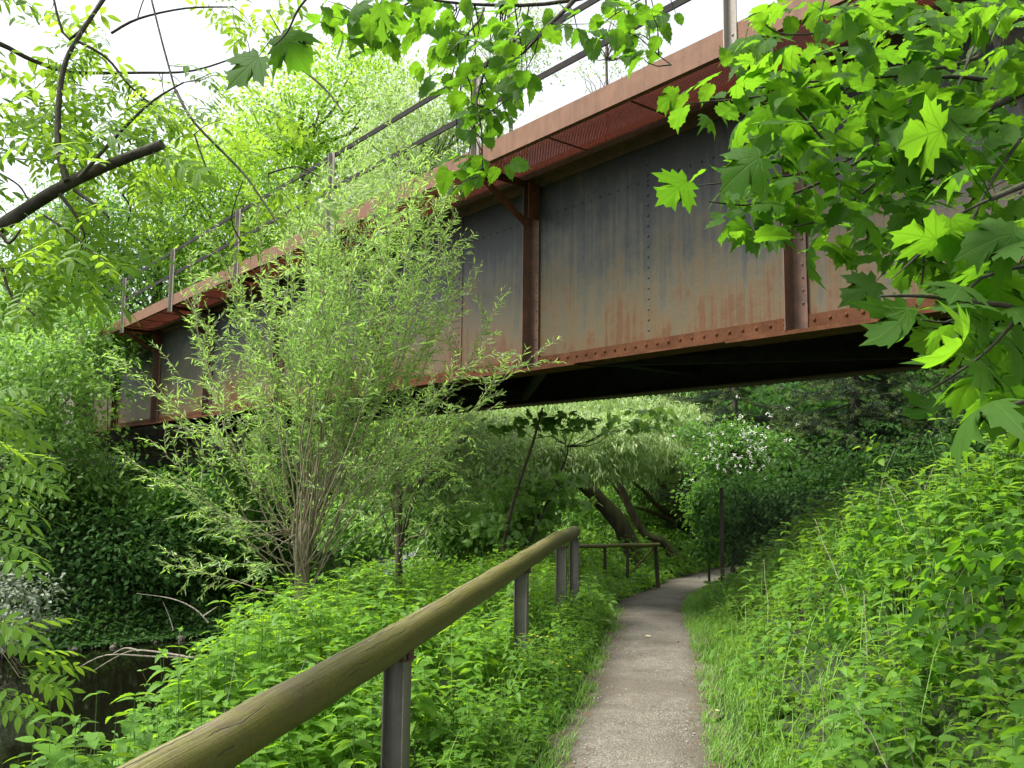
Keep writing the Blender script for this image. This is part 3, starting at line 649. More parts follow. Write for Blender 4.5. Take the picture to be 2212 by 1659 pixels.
for (ex, ey) in ends:
    Y = 9.7 + rng.normal() * .75; e = at(ex, ey, min(max(Y, 8.4), 10.9)); L = (e - wt).length
    low = ey > 1080
    c = curve(wb.lerp(wt, .45 + .6 * rng.random()) + Vector(rng.normal(size=3) * .05), e, .16, 12, .006, .05 if not low else -.02)
    m.tube(c, np.linspace(.0058 + .0012 * L, .002, 12), 6, False)
    n2 = int(L * 7.5)
    for k in range(n2):
        f = (.36 if ey < 700 else .26) + (.64 if ey < 700 else .74) * (k + rng.random()) / n2; i = min(int(f * 11), 10); p = c[i] + (c[i + 1] - c[i]) * (f * 11 - i)
        dr = nrm(nrm(c[i + 1] - c[i]) * .8 + rng.normal(size=3) * .55 + np.array([0, 0, .25])); l = (.25 + .5 * rng.random()) * (1.15 - .45 * f)
        tp = np.array([p, p + dr * l * .5 + rng.normal(size=3) * .02, p + dr * l + np.array([0, 0, -.1 * l])])
        tw.tube(tp, [.004, .003, .0015], 4, False); spray(lf, 'willow', tp, .022, .088, 45, .02, -.08, .8, .008)
    spray(lf, 'willow', c, .035, .095, 40, .62, -.05, .7, .01)
for k in range(14):                                                        # dry shoots low on the stump
    a = rng.random() * 6.3; e = wt + Vector((math.cos(a) * .5 - .35, math.sin(a) * .4, -.25 + .5 * rng.random()))
    m.tube(curve(wt, e, .3, 6, .02), np.linspace(.008, .002, 6), 5, False)
m.build('trunk', M['stem'], wil, True); tw.build('twigs', M['stem'], wil); lf.build('foliage', M['willow'], wil)

# sallow beside it with a straight mossy stem
sb = at(866, 1180, 11.5); sb.z = hz(sb.x, sb.y)
sal = empty('sallow_shrub', sb, 'slender willow shrub with a straight mossy stem just right of the pollard willow', 'shrub')
m = MB(); lf = MB(); top = at(862, 1010, 11.5)
m.tube([sb - zz * .2, sb.lerp(top, .5), top], [.055, .05, .04], 8, True, .05)
for ex, ey in [(800,900),(880,860),(960,930),(1000,900),(760,980),(920,1010),(1040,940),(840,940),(720,1040),(1010,1040),(940,880),(790,1050),(900,960),(960,1080)]:
    e = at(ex, ey, 11.5 + rng.normal() * .7); c = curve(top if rng.random() < .6 else sb.lerp(top, .5), e, .25, 9, .015, .1); m.tube(c, np.linspace(.018, .003, 9), 5, False)
    for k in range(13):
        i = rng.integers(2, 8); p = c[i]; dr = rdir(1)[0] * .8 + np.array([0, 0, .15]); l = .3 + .4 * rng.random(); tp = np.array([p, p + dr * l * .5, p + dr * l + [0, 0, -.08]]); m.tube(tp, [.004, .003, .001], 3, False); spray(lf, 'willow', tp, .03, .1, 45, 0, -.1, .7, .01)
m.build('trunk', M['barkwillow'], sal, True); lf.build('foliage', M['willow'], sal)

# ------------------------------------------------------------------ near trees framing the view
def pxline(pts, Y): return [at(x, y, (Y if not isinstance(Y, (list, tuple)) else Y[0] + (Y[1] - Y[0]) * i / (len(pts) - 1))) for i, (x, y) in enumerate(pts)]
def smoothline(pts, n=4):
    P_ = np.array([tuple(p) for p in pts]); 
    if len(P_) < 3: return np.array([P_[0] + (P_[-1] - P_[0]) * t for t in np.linspace(0, 1, n + 1)])
    out = []
    for i in range(len(P_) - 1):
        p0, p1, p2, p3 = P_[max(i - 1, 0)], P_[i], P_[i + 1], P_[min(i + 2, len(P_) - 1)]
        for t in np.linspace(0, 1, n, endpoint=False): out.append(.5 * (2 * p1 + (p2 - p0) * t + (2 * p0 - 5 * p1 + 4 * p2 - p3) * t * t + (3 * p1 - p0 - 3 * p2 + p3) * t ** 3))
    return np.array(out + [P_[-1]])
def limb(mb, pts, Y, r0, r1, n=6):
    c = smoothline(pxline(pts, Y)); mb.tube(c, np.linspace(r0, r1, len(c)), n, True, .04); return c
def inpoly(poly, n, r):
    poly = np.array(poly, float); lo, hi = poly.min(0), poly.max(0); out = []
    while len(out) < n:
        p = lo + r.random(2) * (hi - lo); c = False; j = len(poly) - 1
        for i in range(len(poly)):
            if (poly[i, 1] > p[1]) != (poly[j, 1] > p[1]) and p[0] < (poly[j, 0] - poly[i, 0]) * (p[1] - poly[i, 1]) / (poly[j, 1] - poly[i, 1]) + poly[i, 0]: c = not c
            j = i
        if c: out.append(p)
    return np.array(out)
def nearest(c, p):
    d = np.linalg.norm(c - p, axis=1); return c[np.argmin(d)]
CAMP = np.array([0, 0, EYE])
# hazel
hzb = Vector((3.3, 4.6, hz(3.3, 4.6)))
haz = empty('hazel_tree', hzb, 'hazel with rounded toothed leaves over the upper right and along the top edge', 'tree')
m = MB(); lf = MB(); skel = []
tr = smoothline([hzb - zz * .2, hzb + Vector((-.15, -.1, 1.5)), at(2190, 60, 4.0), at(2130, -120, 4.0), at(2050, -420, 3.9)]); m.tube(tr, np.linspace(.13, .07, len(tr)), 10, True, .04)
for pts, Y, r0, r1 in [([(2212,195),(2095,253),(1980,300)],(3.4,3.2),.022,.008),([(2170,20),(2120,105),(2095,130),(1950,162),(1800,172),(1640,190)],(3.2,2.7),.011,.003),([(2140,5),(2045,250)],(3.0,2.8),.008,.004),([(2200,190),(2090,167),(1975,170)],(3.4,3.1),.014,.005),
    ([(1912,217),(1890,345)],(2.9,2.9),.009,.006),([(1975,325),(1840,435),(1760,480),(1620,500)],(2.9,2.7),.006,.002),([(1690,200),(1810,337)],(2.6,2.7),.005,.004),([(2212,290),(2140,395),(2090,495),(2060,560)],(2.5,2.4),.006,.003),([(1995,470),(1996,560),(1990,620)],(2.6,2.6),.005,.003),([(1980,200),(1860,330),(1700,380),(1510,400)],(3.0,2.7),.007,.002),([(1900,150),(1700,200),(1480,225)],(3.0,2.6),.007,.002),([(1870,60),(1700,75),(1640,40)],(3.2,3.0),.005,.002),([(1990,260),(1800,380),(1640,440),(1530,435)],(3.2,2.8),.008,.002),([(1780,0),(1765,60)],(3.0,3.0),.004,.002),
    ([(1330,-120),(1240,0),(1185,55),(1130,115)],(3.4,3.2),.013,.005),([(1600,-90),(1240,0),(1040,10),(900,-5)],(3.5,3.3),.011,.004),([(1045,18),(1030,50),(975,110)],(3.3,3.2),.006,.002),([(1055,130),(1030,215),(1040,280),(1042,365)],(3.2,3.1),.005,.002),([(1130,115),(1060,140),(1000,160)],(3.2,3.2),.004,.002),([(1395,0),(1400,50),(1410,105),(1450,140)],(3.3,3.2),.004,.002),([(900,-5),(800,60),(780,90)],(3.3,3.2),.005,.002),([(1450,-40),(1330,30)],(3.3,3.3),.004,.002)]:
    c = limb(m, pts, Y, r0, r1, 7); skel.append(c)
SK = np.vstack([np.vstack([a + (b - a) * t for a, b in zip(c[:-1], c[1:]) for t in np.linspace(0, 1, 4)]) for c in skel])
# connect overhead limbs to the crown above the frame
ov = smoothline([Vector(tr[-4]), at(1900, -330, 3.9), at(1600, -90, 3.5)]); m.tube(ov, np.linspace(.04, .013, len(ov)), 7, False, .03); ov = smoothline([at(1900, -330, 3.9), at(1480, -260, 3.6), at(1330, -120, 3.4)]); m.tube(ov, np.linspace(.03, .013, len(ov)), 7, False, .03)
P1 = [(1390,215),(1500,175),(1600,125),(1640,30),(1690,0),(2212,0),(2212,380),(2180,430),(2050,520),(1960,580),(1850,560),(1760,540),(1600,520),(1500,440),(1480,390),(1590,330),(1640,290),(1500,240)]
pp = inpoly(P1, 880, rng); keep = (rng.random(len(pp)) < np.clip(.3 + (pp[:, 0] - 1480) / 650, .28, 1)) & (np.sin(pp[:, 0] * .031 + 2 * np.sin(pp[:, 1] * .017)) + np.sin(pp[:, 1] * .043 + pp[:, 0] * .012) > -.75); pp = pp[keep]
pos = np.array([np.array(at(x, y, 2.45 + 1.5 * rng.random() ** 1.3)) for x, y in pp])
def hang(n, axz=-.35, face=.35):
    a = rng.random(n) * 2 * math.pi; ax = np.stack([np.cos(a) - .35, np.sin(a) * .8, axz + .35 * rng.normal(size=n)], 1)
    nv = np.array([0, -face, 1.]) + .38 * rng.normal(size=(n, 3)); return nrm(ax), nv
ax, nv = hang(len(pos)); leaves(lf, 'hazel', pos, ax, nv, .045 + .05 * rng.random(len(pos)))
for poly, n in (([(640,0),(1140,0),(1160,60),(1140,150),(1150,200),(1120,235),(1080,270),(1000,250),(960,200),(910,170),(900,90),(840,110),(800,120),(700,70)], 240), ([(1150,0),(1460,0),(1465,30),(1380,60),(1300,110),(1230,60),(1160,70)], 50), ([(1380,0),(1445,40),(1440,130),(1490,125),(1470,150),(1425,135),(1350,130),(1340,60)], 26), ([(1000,225),(1100,235),(1095,265),(1030,320),(985,290)], 22), ([(950,340),(1050,330),(1125,365),(1050,385),(1010,410),(950,390)], 34)):
    pp = inpoly(poly, n, rng); pos = np.array([np.array(at(x, y, 2.9 + .9 * rng.random())) for x, y in pp]); ax, nv = hang(n, -.45, .1); leaves(lf, 'hazel', pos, ax, nv, .045 + .04 * rng.random(n))
    for p in pos[::5]:
        q = nearest(SK, p)
        if np.linalg.norm(q - p) < .6: m.tube(curve(q, p, .2, 4, .02), [.003, .0025, .002, .001], 4, False)
# unseen leaves added out of frame above right, to shade the bank below
n = 520; pos = np.stack([2.2 + 2.2 * rng.random(n), 2.6 + 2.6 * rng.random(n), 2.6 + 2.4 * rng.random(n)], 1); ax, nv = hang(n); leaves(lf, 'hazel', pos, ax, nv, .09)
m.build('trunk', M['barkdark'], haz, True); lf.build('foliage', M['hazel'], haz)
# maple
mpb = Vector((2.75, 2.4, hz(2.75, 2.4)))
map_ = empty('maple_tree', mpb, 'maple with large pointed five lobed leaves hanging in from the right edge of the view', 'tree')
m = MB(); lf = MB()
tr = smoothline([mpb - zz * .2, mpb + Vector((.05, 0, 1.5)), mpb + Vector((-.05, .05, 2.6)), mpb + Vector((-.3, .1, 3.6))]); m.tube(tr, np.linspace(.10, .05, len(tr)), 10, True, .03)
sk = []
for pts, Y, r0, r1 in [([(2600,300),(2400,330),(2212,400),(2140,430)],(2.4,2.2),.016,.006),([(2560,700),(2212,670),(2170,660),(2000,640),(1900,640)],(2.3,2.0),.012,.003),([(2500,860),(2300,860),(2200,870),(2150,895)],(2.0,1.7),.008,.004),([(2300,560),(2120,600),(2060,690),(1990,690)],(2.2,2.1),.006,.002),([(2212,670),(2130,760),(2030,830),(1990,850)],(2.1,2.2),.005,.002),([(2212,400),(2080,460),(1990,545),(1930,600)],(2.3,2.3),.005,.002),([(2600,-300),(1800,-500),(1000,-200),(760,-60)],(2.4,2.0),.02,.004),([(760,-60),(660,0),(620,70),(590,100)],(2.0,2.2),.004,.0015)]:
    sk.append(limb(m, pts, Y, r0, r1, 7))
for e in ((2600,300,2.4),(2560,700,2.3),(2500,860,2.0),(2600,-300,2.4)):
    q = at(*e); c = curve(nearest(tr, np.array(q)), q, .1, 6, .01); m.tube(c, np.linspace(.03, .014, 6), 7, False)
SKm = np.vstack([np.vstack([a + (b - a) * t for a, b in zip(c[:-1], c[1:]) for t in np.linspace(0, 1, 5)]) for c in sk])
hero = [(1602,107,80,250),(1690,262,112,190),(1608,362,108,215),(1995,293,125,200),(2058,277,95,270),(1908,513,52,265),(2008,540,66,260),(2135,500,88,260),(2058,377,115,200),(1862,628,88,215),(1948,596,62,265),(2005,590,72,250),(2095,622,90,240),(1938,703,112,240),(2072,756,140,225),(2168,740,95,250),(2010,728,78,200),(1998,892,74,215),(2015,852,52,190),(2095,895,165,215),(2118,812,80,220),(2192,908,62,250),(2145,575,86,170),(2030,618,52,190),(2190,600,90,250),(2160,665,80,210),(2100,690,80,200),(2195,820,110,240),
        (764,40,95,262),(824,45,95,275),(924,6,80,265),(533,147,100,228),(630,100,95,310),(1712,330,60,240),(1770,365,70,220),(1830,395,66,250),(1890,430,70,215),(1760,440,60,200),(1945,380,80,240),(1850,470,62,255),(1690,445,55,215),(2110,440,90,235),(2180,470,100,250),(2050,640,66,215),(2130,740,70,235),(2085,560,70,250),(1990,350,75,215),(1640,300,60,250),(1780,300,60,200),(1870,330,66,230)]
for (x, y, s, a) in hero:
    Yd = .135 * F / s * (1 + .06 * rng.normal()); sz = s * Yd / F / 1.12 * 1.06
    ar = R(a); idir = np.array(Rt) * math.cos(ar) + np.array(Up) * math.sin(ar)
    view = nrm(CAMP - np.array(at(x, y, Yd)))
    nv = nrm(view * .6 + np.array([.15, 0, .7]) + .42 * rng.normal(size=3)); axd = nrm(idir - np.array(Fw) * (.25 * rng.normal()))
    c = np.array(at(x, y, Yd)); base = c - axd * sz * .4
    fl = -1 if rng.random() < .55 else 1
    leaves(lf, 'maple', [base], [axd], [nv * fl if nv[2] * fl > -.6 else nv], sz)
    q = nearest(SKm, base); e2 = base - axd * .06 + np.array([0, 0, .02])
    if np.linalg.norm(q - base) < .5: lf.tube(curve(base, q, .15, 6, .01, .1), np.linspace(.0016, .0022, 6), 5, False)
    else: lf.tube([base, e2], [.0015, .002], 5, False)
P2 = [(2000,470),(2212,440),(2212,930),(2150,900),(2080,760),(2000,720),(2080,640)]
pp = inpoly(P2, 45, rng); pos = np.array([np.array(at(x, y, 2.0 + 1.0 * rng.random())) for x, y in pp]); ax, nv = hang(45, -.4, .3); leaves(lf, 'maple', pos, ax, nv, .09 + .05 * rng.random(45))
pp = inpoly(P1, 190, rng); pos = np.array([np.array(at(x, y, 2.5 + 1.2 * rng.random())) for x, y in pp]); ax, nv = hang(190, -.4, .35); leaves(lf, 'maple', pos, ax, nv, .08 + .05 * rng.random(190))
n = 160; pos = np.stack([2.1 + 1.6 * rng.random(n), 1.4 + 2 * rng.random(n), 2.0 + 2.6 * rng.random(n)], 1); ax, nv = hang(n); leaves(lf, 'maple', pos, ax, nv, .14)  # more unseen leaves, added beside the frame for their shade
m.build('trunk', M['barkdark'], map_, True); lf.build('foliage', M['maple'], map_)

# ash at the upper left
asb = Vector((-3.6, 3.0, hz(-3.6, 3.0)))
ash = empty('ash_tree', asb, 'ash with feathery compound leaves and a sawn off branch reaching in at the upper left', 'tree')
m = MB(); lf = MB()
tr = smoothline([asb - zz * .5, asb + zz * 1.2, at(-280, 620, 3.2), at(-250, 300, 3.2), at(-150, -100, 3.3)]); m.tube(tr, np.linspace(.14, .06, len(tr)), 10, True, .03)
limbs = []
for pts, Y, r0, r1 in [([(-280,620),(-120,560),(0,490),(90,430),(165,388),(250,350),(350,312)],(3.2,3.0),.028,.018),([(145,392),(128,330),(125,260),(135,160),(160,95),(240,-25)],(3.05,3.2),.013,.008),([(-100,60),(0,95),(70,130),(150,155),(300,157),(420,152),(540,112)],(3.3,3.6),.012,.003),([(240,-30),(150,85),(110,-30)],(3.2,3.2),.007,.004),([(170,385),(260,285),(330,218),(397,178)],(3.0,3.1),.008,.003),([(170,90),(230,125),(280,185),(330,228)],(3.15,3.2),.006,.003),([(380,195),(420,265),(520,368),(565,430),(600,485)],(3.3,3.1),.006,.003),([(380,200),(350,90),(320,-30)],(3.3,3.4),.004,.004),([(420,290),(445,360),(475,408)],(3.3,3.2),.004,.002),([(580,375),(640,360),(690,382)],(3.2,3.2),.004,.002),([(640,140),(700,190),(740,240)],(3.3,3.2),.005,.003),([(160,410),(215,450),(235,470)],(3.0,3.0),.007,.004),([(130,420),(160,460),(183,505)],(3.0,3.0),.008,.004),([(265,420),(282,455),(265,510)],(3.1,3.1),.004,.002),([(-30,500),(0,505),(20,525),(45,495)],(2.9,2.9),.008,.004),([(5,580),(25,640),(75,680)],(3.0,3.0),.006,.003),([(0,340),(60,345),(115,350)],(3.3,3.3),.003,.002),([(0,375),(40,400),(63,435)],(3.2,3.1),.004,.003),([(95,465),(160,510),(215,560)],(2.9,2.9),.004,.002),([(240,72),(300,40),(400,18),(505,15)],(3.4,3.4),.006,.003),([(297,40),(310,0),(325,-20)],(3.4,3.4),.003,.002),([(520,520),(500,470),(525,390)],(3.2,3.1),.003,.002)]:
    limbs.append(limb(m, pts, Y, r0, r1, 8))
SKa = np.vstack([np.vstack([a + (b - a) * t for a, b in zip(c[:-1], c[1:]) for t in np.linspace(0, 1, 4)]) for c in limbs])
def ashleaves(poly, n, Y0, Y1, size, lfm, mm):
    n = int(n * 2.5); pp = inpoly(poly, n, rng); pos = np.array([np.array(at(x, y, Y0 + (Y1 - Y0) * rng.random())) for x, y in pp])
    a = rng.random(n) * 6.283; ax = nrm(np.stack([np.cos(a) + .3, np.sin(a) * .7, -.25 + .3 * rng.normal(size=n)], 1)); nv = np.array([0, -.25, 1.]) + .4 * rng.normal(size=(n, 3))
    leaves(lfm, 'ash', pos, ax, nv, size * (.7 + .6 * rng.random(n)))
    for p in pos[::6]:
        q = nearest(SKa, p)
        if np.linalg.norm(q - p) < .22: mm.tube(curve(q, p, .15, 4, .02), [.002, .0018, .0015, .001], 4, False)
ashleaves([(20,220),(150,180),(300,200),(420,170),(380,260),(360,330),(240,390),(150,340),(100,310),(20,320)], 70, 3.0, 3.7, .16, lf, m)
ashleaves([(60,20),(130,10),(230,60),(260,160),(150,230),(60,200),(90,90)], 26, 3.1, 3.6, .14, lf, m)
ashleaves([(0,470),(180,420),(330,330),(380,300),(330,380),(290,420),(230,520),(270,560),(150,640),(0,690)], 48, 2.8, 3.4, .17, lf, m)
ashleaves([(380,120),(560,180),(640,230),(560,330),(470,320),(400,240)], 14, 3.2, 3.6, .14, lf, m)
ashleaves([(540,340),(720,370),(700,420),(600,440),(560,520),(470,560),(440,500),(500,430)], 9, 3.1, 3.5, .12, lf, m)
ashleaves([(420,0),(600,0),(640,60),(560,90),(460,40)], 12, 3.3, 3.6, .13, lf, m)
ashleaves([(-300,-200),(-10,-200),(-10,650),(-300,650)], 110, 3.0, 3.8, .2, lf, m)
m.build('trunk', M['barkdark'], ash, True); lf.build('foliage', M['ash'], ash)
# low ash sapling at the left edge
sab = at(-120, 1650, 3.6); sab.z = hz(sab.x, sab.y)
sap = empty('ash_sapling', sab, 'low ash sapling with bright feathery leaves at the left edge in front of the water', 'sapling')
m = MB(); lf = MB(); c = smoothline([sab - zz * .1, at(-80, 1300, 3.5), at(-60, 900, 3.4)]); m.tube(c, np.linspace(.02, .008, len(c)), 7)
for poly, n in (([(0,1270),(60,1340),(150,1400),(140,1450),(80,1520),(0,1560)], 24), ([(0,830),(60,900),(110,1000),(60,1060),(0,1100)], 22), ([(0,1080),(40,1130),(80,1200),(0,1230)], 8)):
    pp = inpoly(poly, n, rng)
    for x, y in pp:
        p = np.array(at(x - 75, y, 2.9 + .6 * rng.random())); q = nearest(c, p); m.tube(curve(q, p, .1, 4, .01), [.004, .003, .002, .0015], 4, False)
        leaves(lf, 'ash', [p], [(.8, .1 * rng.normal(), -.15 + .2 * rng.normal())], [np.array([0, -.2, 1]) + .35 * rng.normal(size=3)], .16 + .06 * rng.random())
m.build('trunk', M['twig'], sap, True); lf.build('foliage', M['ash'], sap)

# ------------------------------------------------------------------ bushes and trees further off
def cloud(lf, kind, cen, rad, n, size, ncl=None, clr=.28, shell=.55, up=1., droop=-.3):
    """leaf clumps spread through an ellipsoid, gaps between them"""
    cen, rad = np.array(cen, float), np.array(rad, float); ncl = ncl or max(12, n // 70)
    d = rdir(ncl); r = (shell + (1 - shell) * rng.random(ncl))[:, None] ** .8; C = d * r
    w_ = .5 + rng.random(ncl); cnt = rng.multinomial(n, w_ / w_.sum())
    idx = np.repeat(np.arange(ncl), cnt); g = rng.normal(size=(n, 3)) * np.array([1, 1, .6]) * clr * (.6 + .8 * rng.random(ncl))[idx][:, None]
    pos = cen + (C[idx] + g) * rad
    ax = nrm(C[idx] * .6 + g * .8 + rdir(n) * .8 + np.array([0, 0, droop])); nv = np.array([0, 0, up]) + C[idx] * .6 + .5 * rng.normal(size=(n, 3))
    leaves(lf, kind, pos, ax, nv, size * (.6 + .8 * rng.random(n)))
    return cen + C * rad
def tree(name, label, cat, base, crowns, kind, mat, size, trunk_r, n, bark='bark', group=None, lean=None, clr=.25, shell=.45):
    base = Vector(base); t = empty(name, base, label, cat, group); lf, m = MB(), MB()
    vol = [r[0] * r[1] * r[2] for c, r in crowns]; tot = sum(vol)
    top = Vector(np.mean([c for c, r in crowns], 0)); 
    path = smoothline([base - zz * .4, base.lerp(top, .4) + Vector(lean or (0, 0, 0)), top, top + zz * crowns[0][1][2] * .5]); m.tube(path, np.linspace(trunk_r, trunk_r * .25, len(path)), 9, True, .06)
    for (c, r), v in zip(crowns, vol):
        cl = cloud(lf, kind, c, r, int(n * v / tot), size, None, clr, shell)
        for q in cl[::max(1, len(cl) // (14 if r[2] > .3 else 3))]:
            s0 = nearest(path, np.array(c) - np.array([0, 0, r[2] * .6])); m.tube(curve(s0, q, .2, 6, .03), np.linspace(trunk_r * .3, trunk_r * .04, 6), 5, False)
    m.build('trunk', M[bark], t, True); lf.build('crown', M[mat], t); return t
def C(px, py, Y, rx, ry, rz): return (tuple(at(px, py, Y)), (rx, ry, rz))
def G(px, Y): p = at(px, 1000, Y); return (p.x, Y, hz(p.x, Y))
g1 = 'tall trees beyond the bridge'
tree('beech_tree', 'bright yellow green tree whose top rises highest behind the bridge railing', 'tree', G(760, 36), [C(760,240,36,3.6,3,3.2), C(640,420,36,3.4,3,3), C(560,300,37,2.2,2,2)], 'tiny', 'bright', .17, .3, 26000, group=g1)
tree('lime_tree', 'bright green tree behind the middle of the railing left of the highest one', 'tree', G(520, 33), [C(480,460,33,2.8,3,3.4), C(560,580,33,3,2,2.6)], 'tiny', 'bright', .15, .25, 20000, group=g1)
tree('oak_tree', 'darker green spreading tree above the far end of the railing', 'tree', G(330, 34), [C(340,500,34,3.2,3,2.8), C(290,640,34,3.4,3,2.4), C(400,400,35,2,2,1.6)], 'tiny', 'mid', .15, .3, 22000, group=g1)
tree('alder_tree', 'pale feathery tree over the left end of the bridge against the white sky', 'tree', G(150, 33), [C(170,520,33,2.2,2,2.6), C(90,620,33,2.6,2,2.2), C(190,430,33,1.2,1,1.2)], 'tiny', 'mid', .14, .2, 13000, group=g1)
tree('white_willow', 'pale silvery willow seen through the railing right of the bright trees', 'tree', G(920, 30), [C(900,330,30,2.6,2,2.8), C(1010,330,30,2,2,2), C(830,480,30,2.6,2,2)], 'lance', 'silver', .22, .25, 17000, group=g1)
tree('birch_tree', 'thin wispy birch almost lost in the white sky above the bridge deck', 'tree', G(1330, 34), [C(1330,90,34,1.6,1.5,2.4), C(1290,170,34,1.3,1,1.4)], 'tiny', 'silver', .1, .1, 1500, group=g1)
tree('birch_tree', 'wispy birch top seen between the railing bars left of the pale post', 'tree', G(1130, 36), [C(1140,60,36,2,1.5,2.2), C(1060,130,36,2,1.5,2)], 'tiny', 'silver', .12, .12, 3600, group=g1)
# woodland behind everything
lf, lfd = MB(), MB()
for px, py_, Y, rx, rz, n in [(-300,720,48,6,5,8000),(60,800,46,6,4,12000),(420,830,48,7,4,12000),(760,880,44,7,4,14000),(1100,930,42,7,4,14000),(1400,960,38,6,3.6,14000),(600,720,50,8,4.5,8000),(1000,700,52,8,4.5,9000),(1300,980,34,6,2.6,12000),(700,1020,36,6,2.5,9000),(1000,1020,32,5,2.4,12000),(1250,880,46,6,4,9000)]:
    cloud(lf, 'tiny', at(px, py_, Y), (rx, 3, rz), n, .34, None, .25, .2)
for px, py_, Y, rx, rz, n in [(1650,930,34,5,4.5,14000),(1900,900,32,5,4.5,14000),(2150,880,30,5,5,14000),(2450,850,30,5,6,9000),(1780,1000,26,5,2.6,12000),(2150,1000,25,5,3,12000),(1500,1000,30,3,3,9000)]:
    cloud(lfd, 'tiny', at(px, py_, Y), (rx, 2.5, rz), n, .3, None, .25, .2)
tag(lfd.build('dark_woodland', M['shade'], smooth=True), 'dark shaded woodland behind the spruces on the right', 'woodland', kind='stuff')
tag(lf.build('far_woodland', M['fresh'], smooth=True), 'mass of mid green woodland closing the view behind the bridge', 'woodland', kind='stuff')

# far bank shrubs
g2n = 'shrubs on the far river bank'
tree('hornbeam_bush', 'pale sunlit bush with hanging fruit at the left edge beside the bridge end', 'bush', G(60, 20.5), [C(60,850,20.5,1.9,1.3,1.5), C(40,1090,20,1.9,1.3,1.3), C(120,1000,20.3,1.1,1,1.3)], 'oval', 'fresh', .12, .09, 16000, group=g2n)
tree('elder_bush', 'mid green bush over the bridge end, its twigs touching the rusty fascia', 'bush', G(120, 24.5), [C(140,740,23.5,2.2,1.2,1.1), C(40,720,24,2,1.2,1.4)], 'oval', 'fresh', .12, .09, 13000, group=g2n)
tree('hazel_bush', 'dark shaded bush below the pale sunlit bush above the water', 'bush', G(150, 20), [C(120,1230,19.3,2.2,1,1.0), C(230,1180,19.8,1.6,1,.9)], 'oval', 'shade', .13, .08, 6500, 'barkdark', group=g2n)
tree('maple_bush', 'dark shaded bush under the end of the bridge above the water', 'bush', G(350, 21), [C(360,1180,21,1.7,1.2,1.3), C(450,1100,21.5,1.4,1,1.1), C(300,1090,22,1.3,1,.8)], 'oval', 'mid', .14, .08, 7000, 'barkdark', group=g2n)
tree('alder_bush', 'dark green bush behind the stems of the pollard willow by the abutment', 'bush', G(600, 23), [C(580,1130,23,2,1.2,1.6), C(720,1100,23,2,1.2,1.5), C(520,1000,24,1.2,1,.8)], 'oval', 'mid', .14, .08, 8000, 'barkdark', group=g2n)
tree('thin_sapling', 'thin dark sapling standing in front of the left end of the bridge', 'sapling', G(235, 22.5), [C(230,760,22.5,.9,.6,1.3), C(235,1010,22.5,.9,.6,1.0)], 'oval', 'mid', .12, .03, 900, 'barkdark', clr=.35, group=g2n)
tree('grey_bush', 'grey leaved bush at the left edge just above the water', 'bush', G(30, 16.8), [C(20,1320,16.6,.75,.6,.8)], 'oval', 'grey', .09, .04, 1400, group=g2n)
# undergrowth along the far bank
lf = MB(); n = 60000; yy = 12 + 16 * rng.random(n) ** .8; dd = -.55 + 5 * rng.random(n) ** 1.7; xx = farshore(yy) - dd; zz_ = height(xx, yy) ; zz_ = np.maximum(zz_, -1.72) + .03 + np.clip(.25 + dd * .7, .03, .55) * rng.random(n) ** 1.4; ax, nv = drift(n); leaves(lf, 'oval', np.stack([xx, yy, zz_], 1), ax, nv, .07 + .08 * rng.random(n))
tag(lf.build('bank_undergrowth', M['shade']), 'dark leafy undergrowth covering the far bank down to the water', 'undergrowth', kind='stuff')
# stones at the water line
m = MB()
for k in range(240):
    y = 14 + 6 * rng.random(); x = float(farshore(y)) + .25 * rng.normal(); s = .03 + .10 * rng.random() ** 2; c = np.array([x + .15, y, -1.78 + .05 * rng.random()])
    d = rdir(1)[0]; m.dome(c, (d[0] * .3, d[1] * .3, 1), s, s * .8)
tag(m.build('bank_stones', M['stone']), 'dark stones along the far waterline', 'stones', kind='stuff')

# trees beyond the bridge on the path side
def willow_lean(label, pts, r0, r1, branches, crowns, Y, n):
    P_ = [at(x, y, Y) for x, y in pts]; b = Vector((P_[0].x, P_[0].y, hz(P_[0].x, P_[0].y)))
    t = empty('leaning_willow', b, label, 'willow tree', 'leaning willows past the bridge'); m, lf = MB(), MB()
    P_[0] = P_[0] - zz * .5; c = smoothline(P_, 5); m.tube(c, np.linspace(r0, r1, len(c)), 12, True, .06)
    for br in branches:
        q = smoothline([at(x, y, Y) for x, y in br], 4); m.tube(q, np.linspace(r1 * .55, .015, len(q)), 7, True, .05)
        for k in range(5):
            i = rng.integers(len(q) // 3, len(q)); e = q[i] + rdir(1)[0] * np.array([.8, .5, .6]) + [0, 0, .3]; m.tube(curve(q[i], e, .3, 5, .03), np.linspace(.012, .003, 5), 4, False)
    for cr in crowns: cloud(lf, 'lance', cr[0], (cr[1][0] * 1.15, cr[1][1] * 1.4, cr[1][2] * 1.5), n // len(crowns), .13, 44, .15, .2, 1., -.9)
    m.build('trunk', M['barkwillow'], t, True); lf.build('crown', M['silver'], t)
willow_lean('thickest leaning willow trunk, dark and furrowed, nearest the far log railing', [(1390,1215),(1350,1150),(1300,1085),(1258,1045),(1225,1015)], .22, .13, [[(1230,1020),(1190,970),(1150,930)],[(1310,970),(1365,950),(1400,910)]], [C(1180,930,21,2,1.3,.9), C(1080,960,22,2,1.2,.9), C(1300,930,22,1.6,1.2,.8), C(1180,1010,23,1.6,1,.8), C(1260,900,21,1.8,1,.6), C(1230,980,18.6,1.3,.5,.5), C(1330,960,18.8,1.2,.5,.45), C(1150,1010,18.6,1.1,.5,.55)], 19.5, 34000)
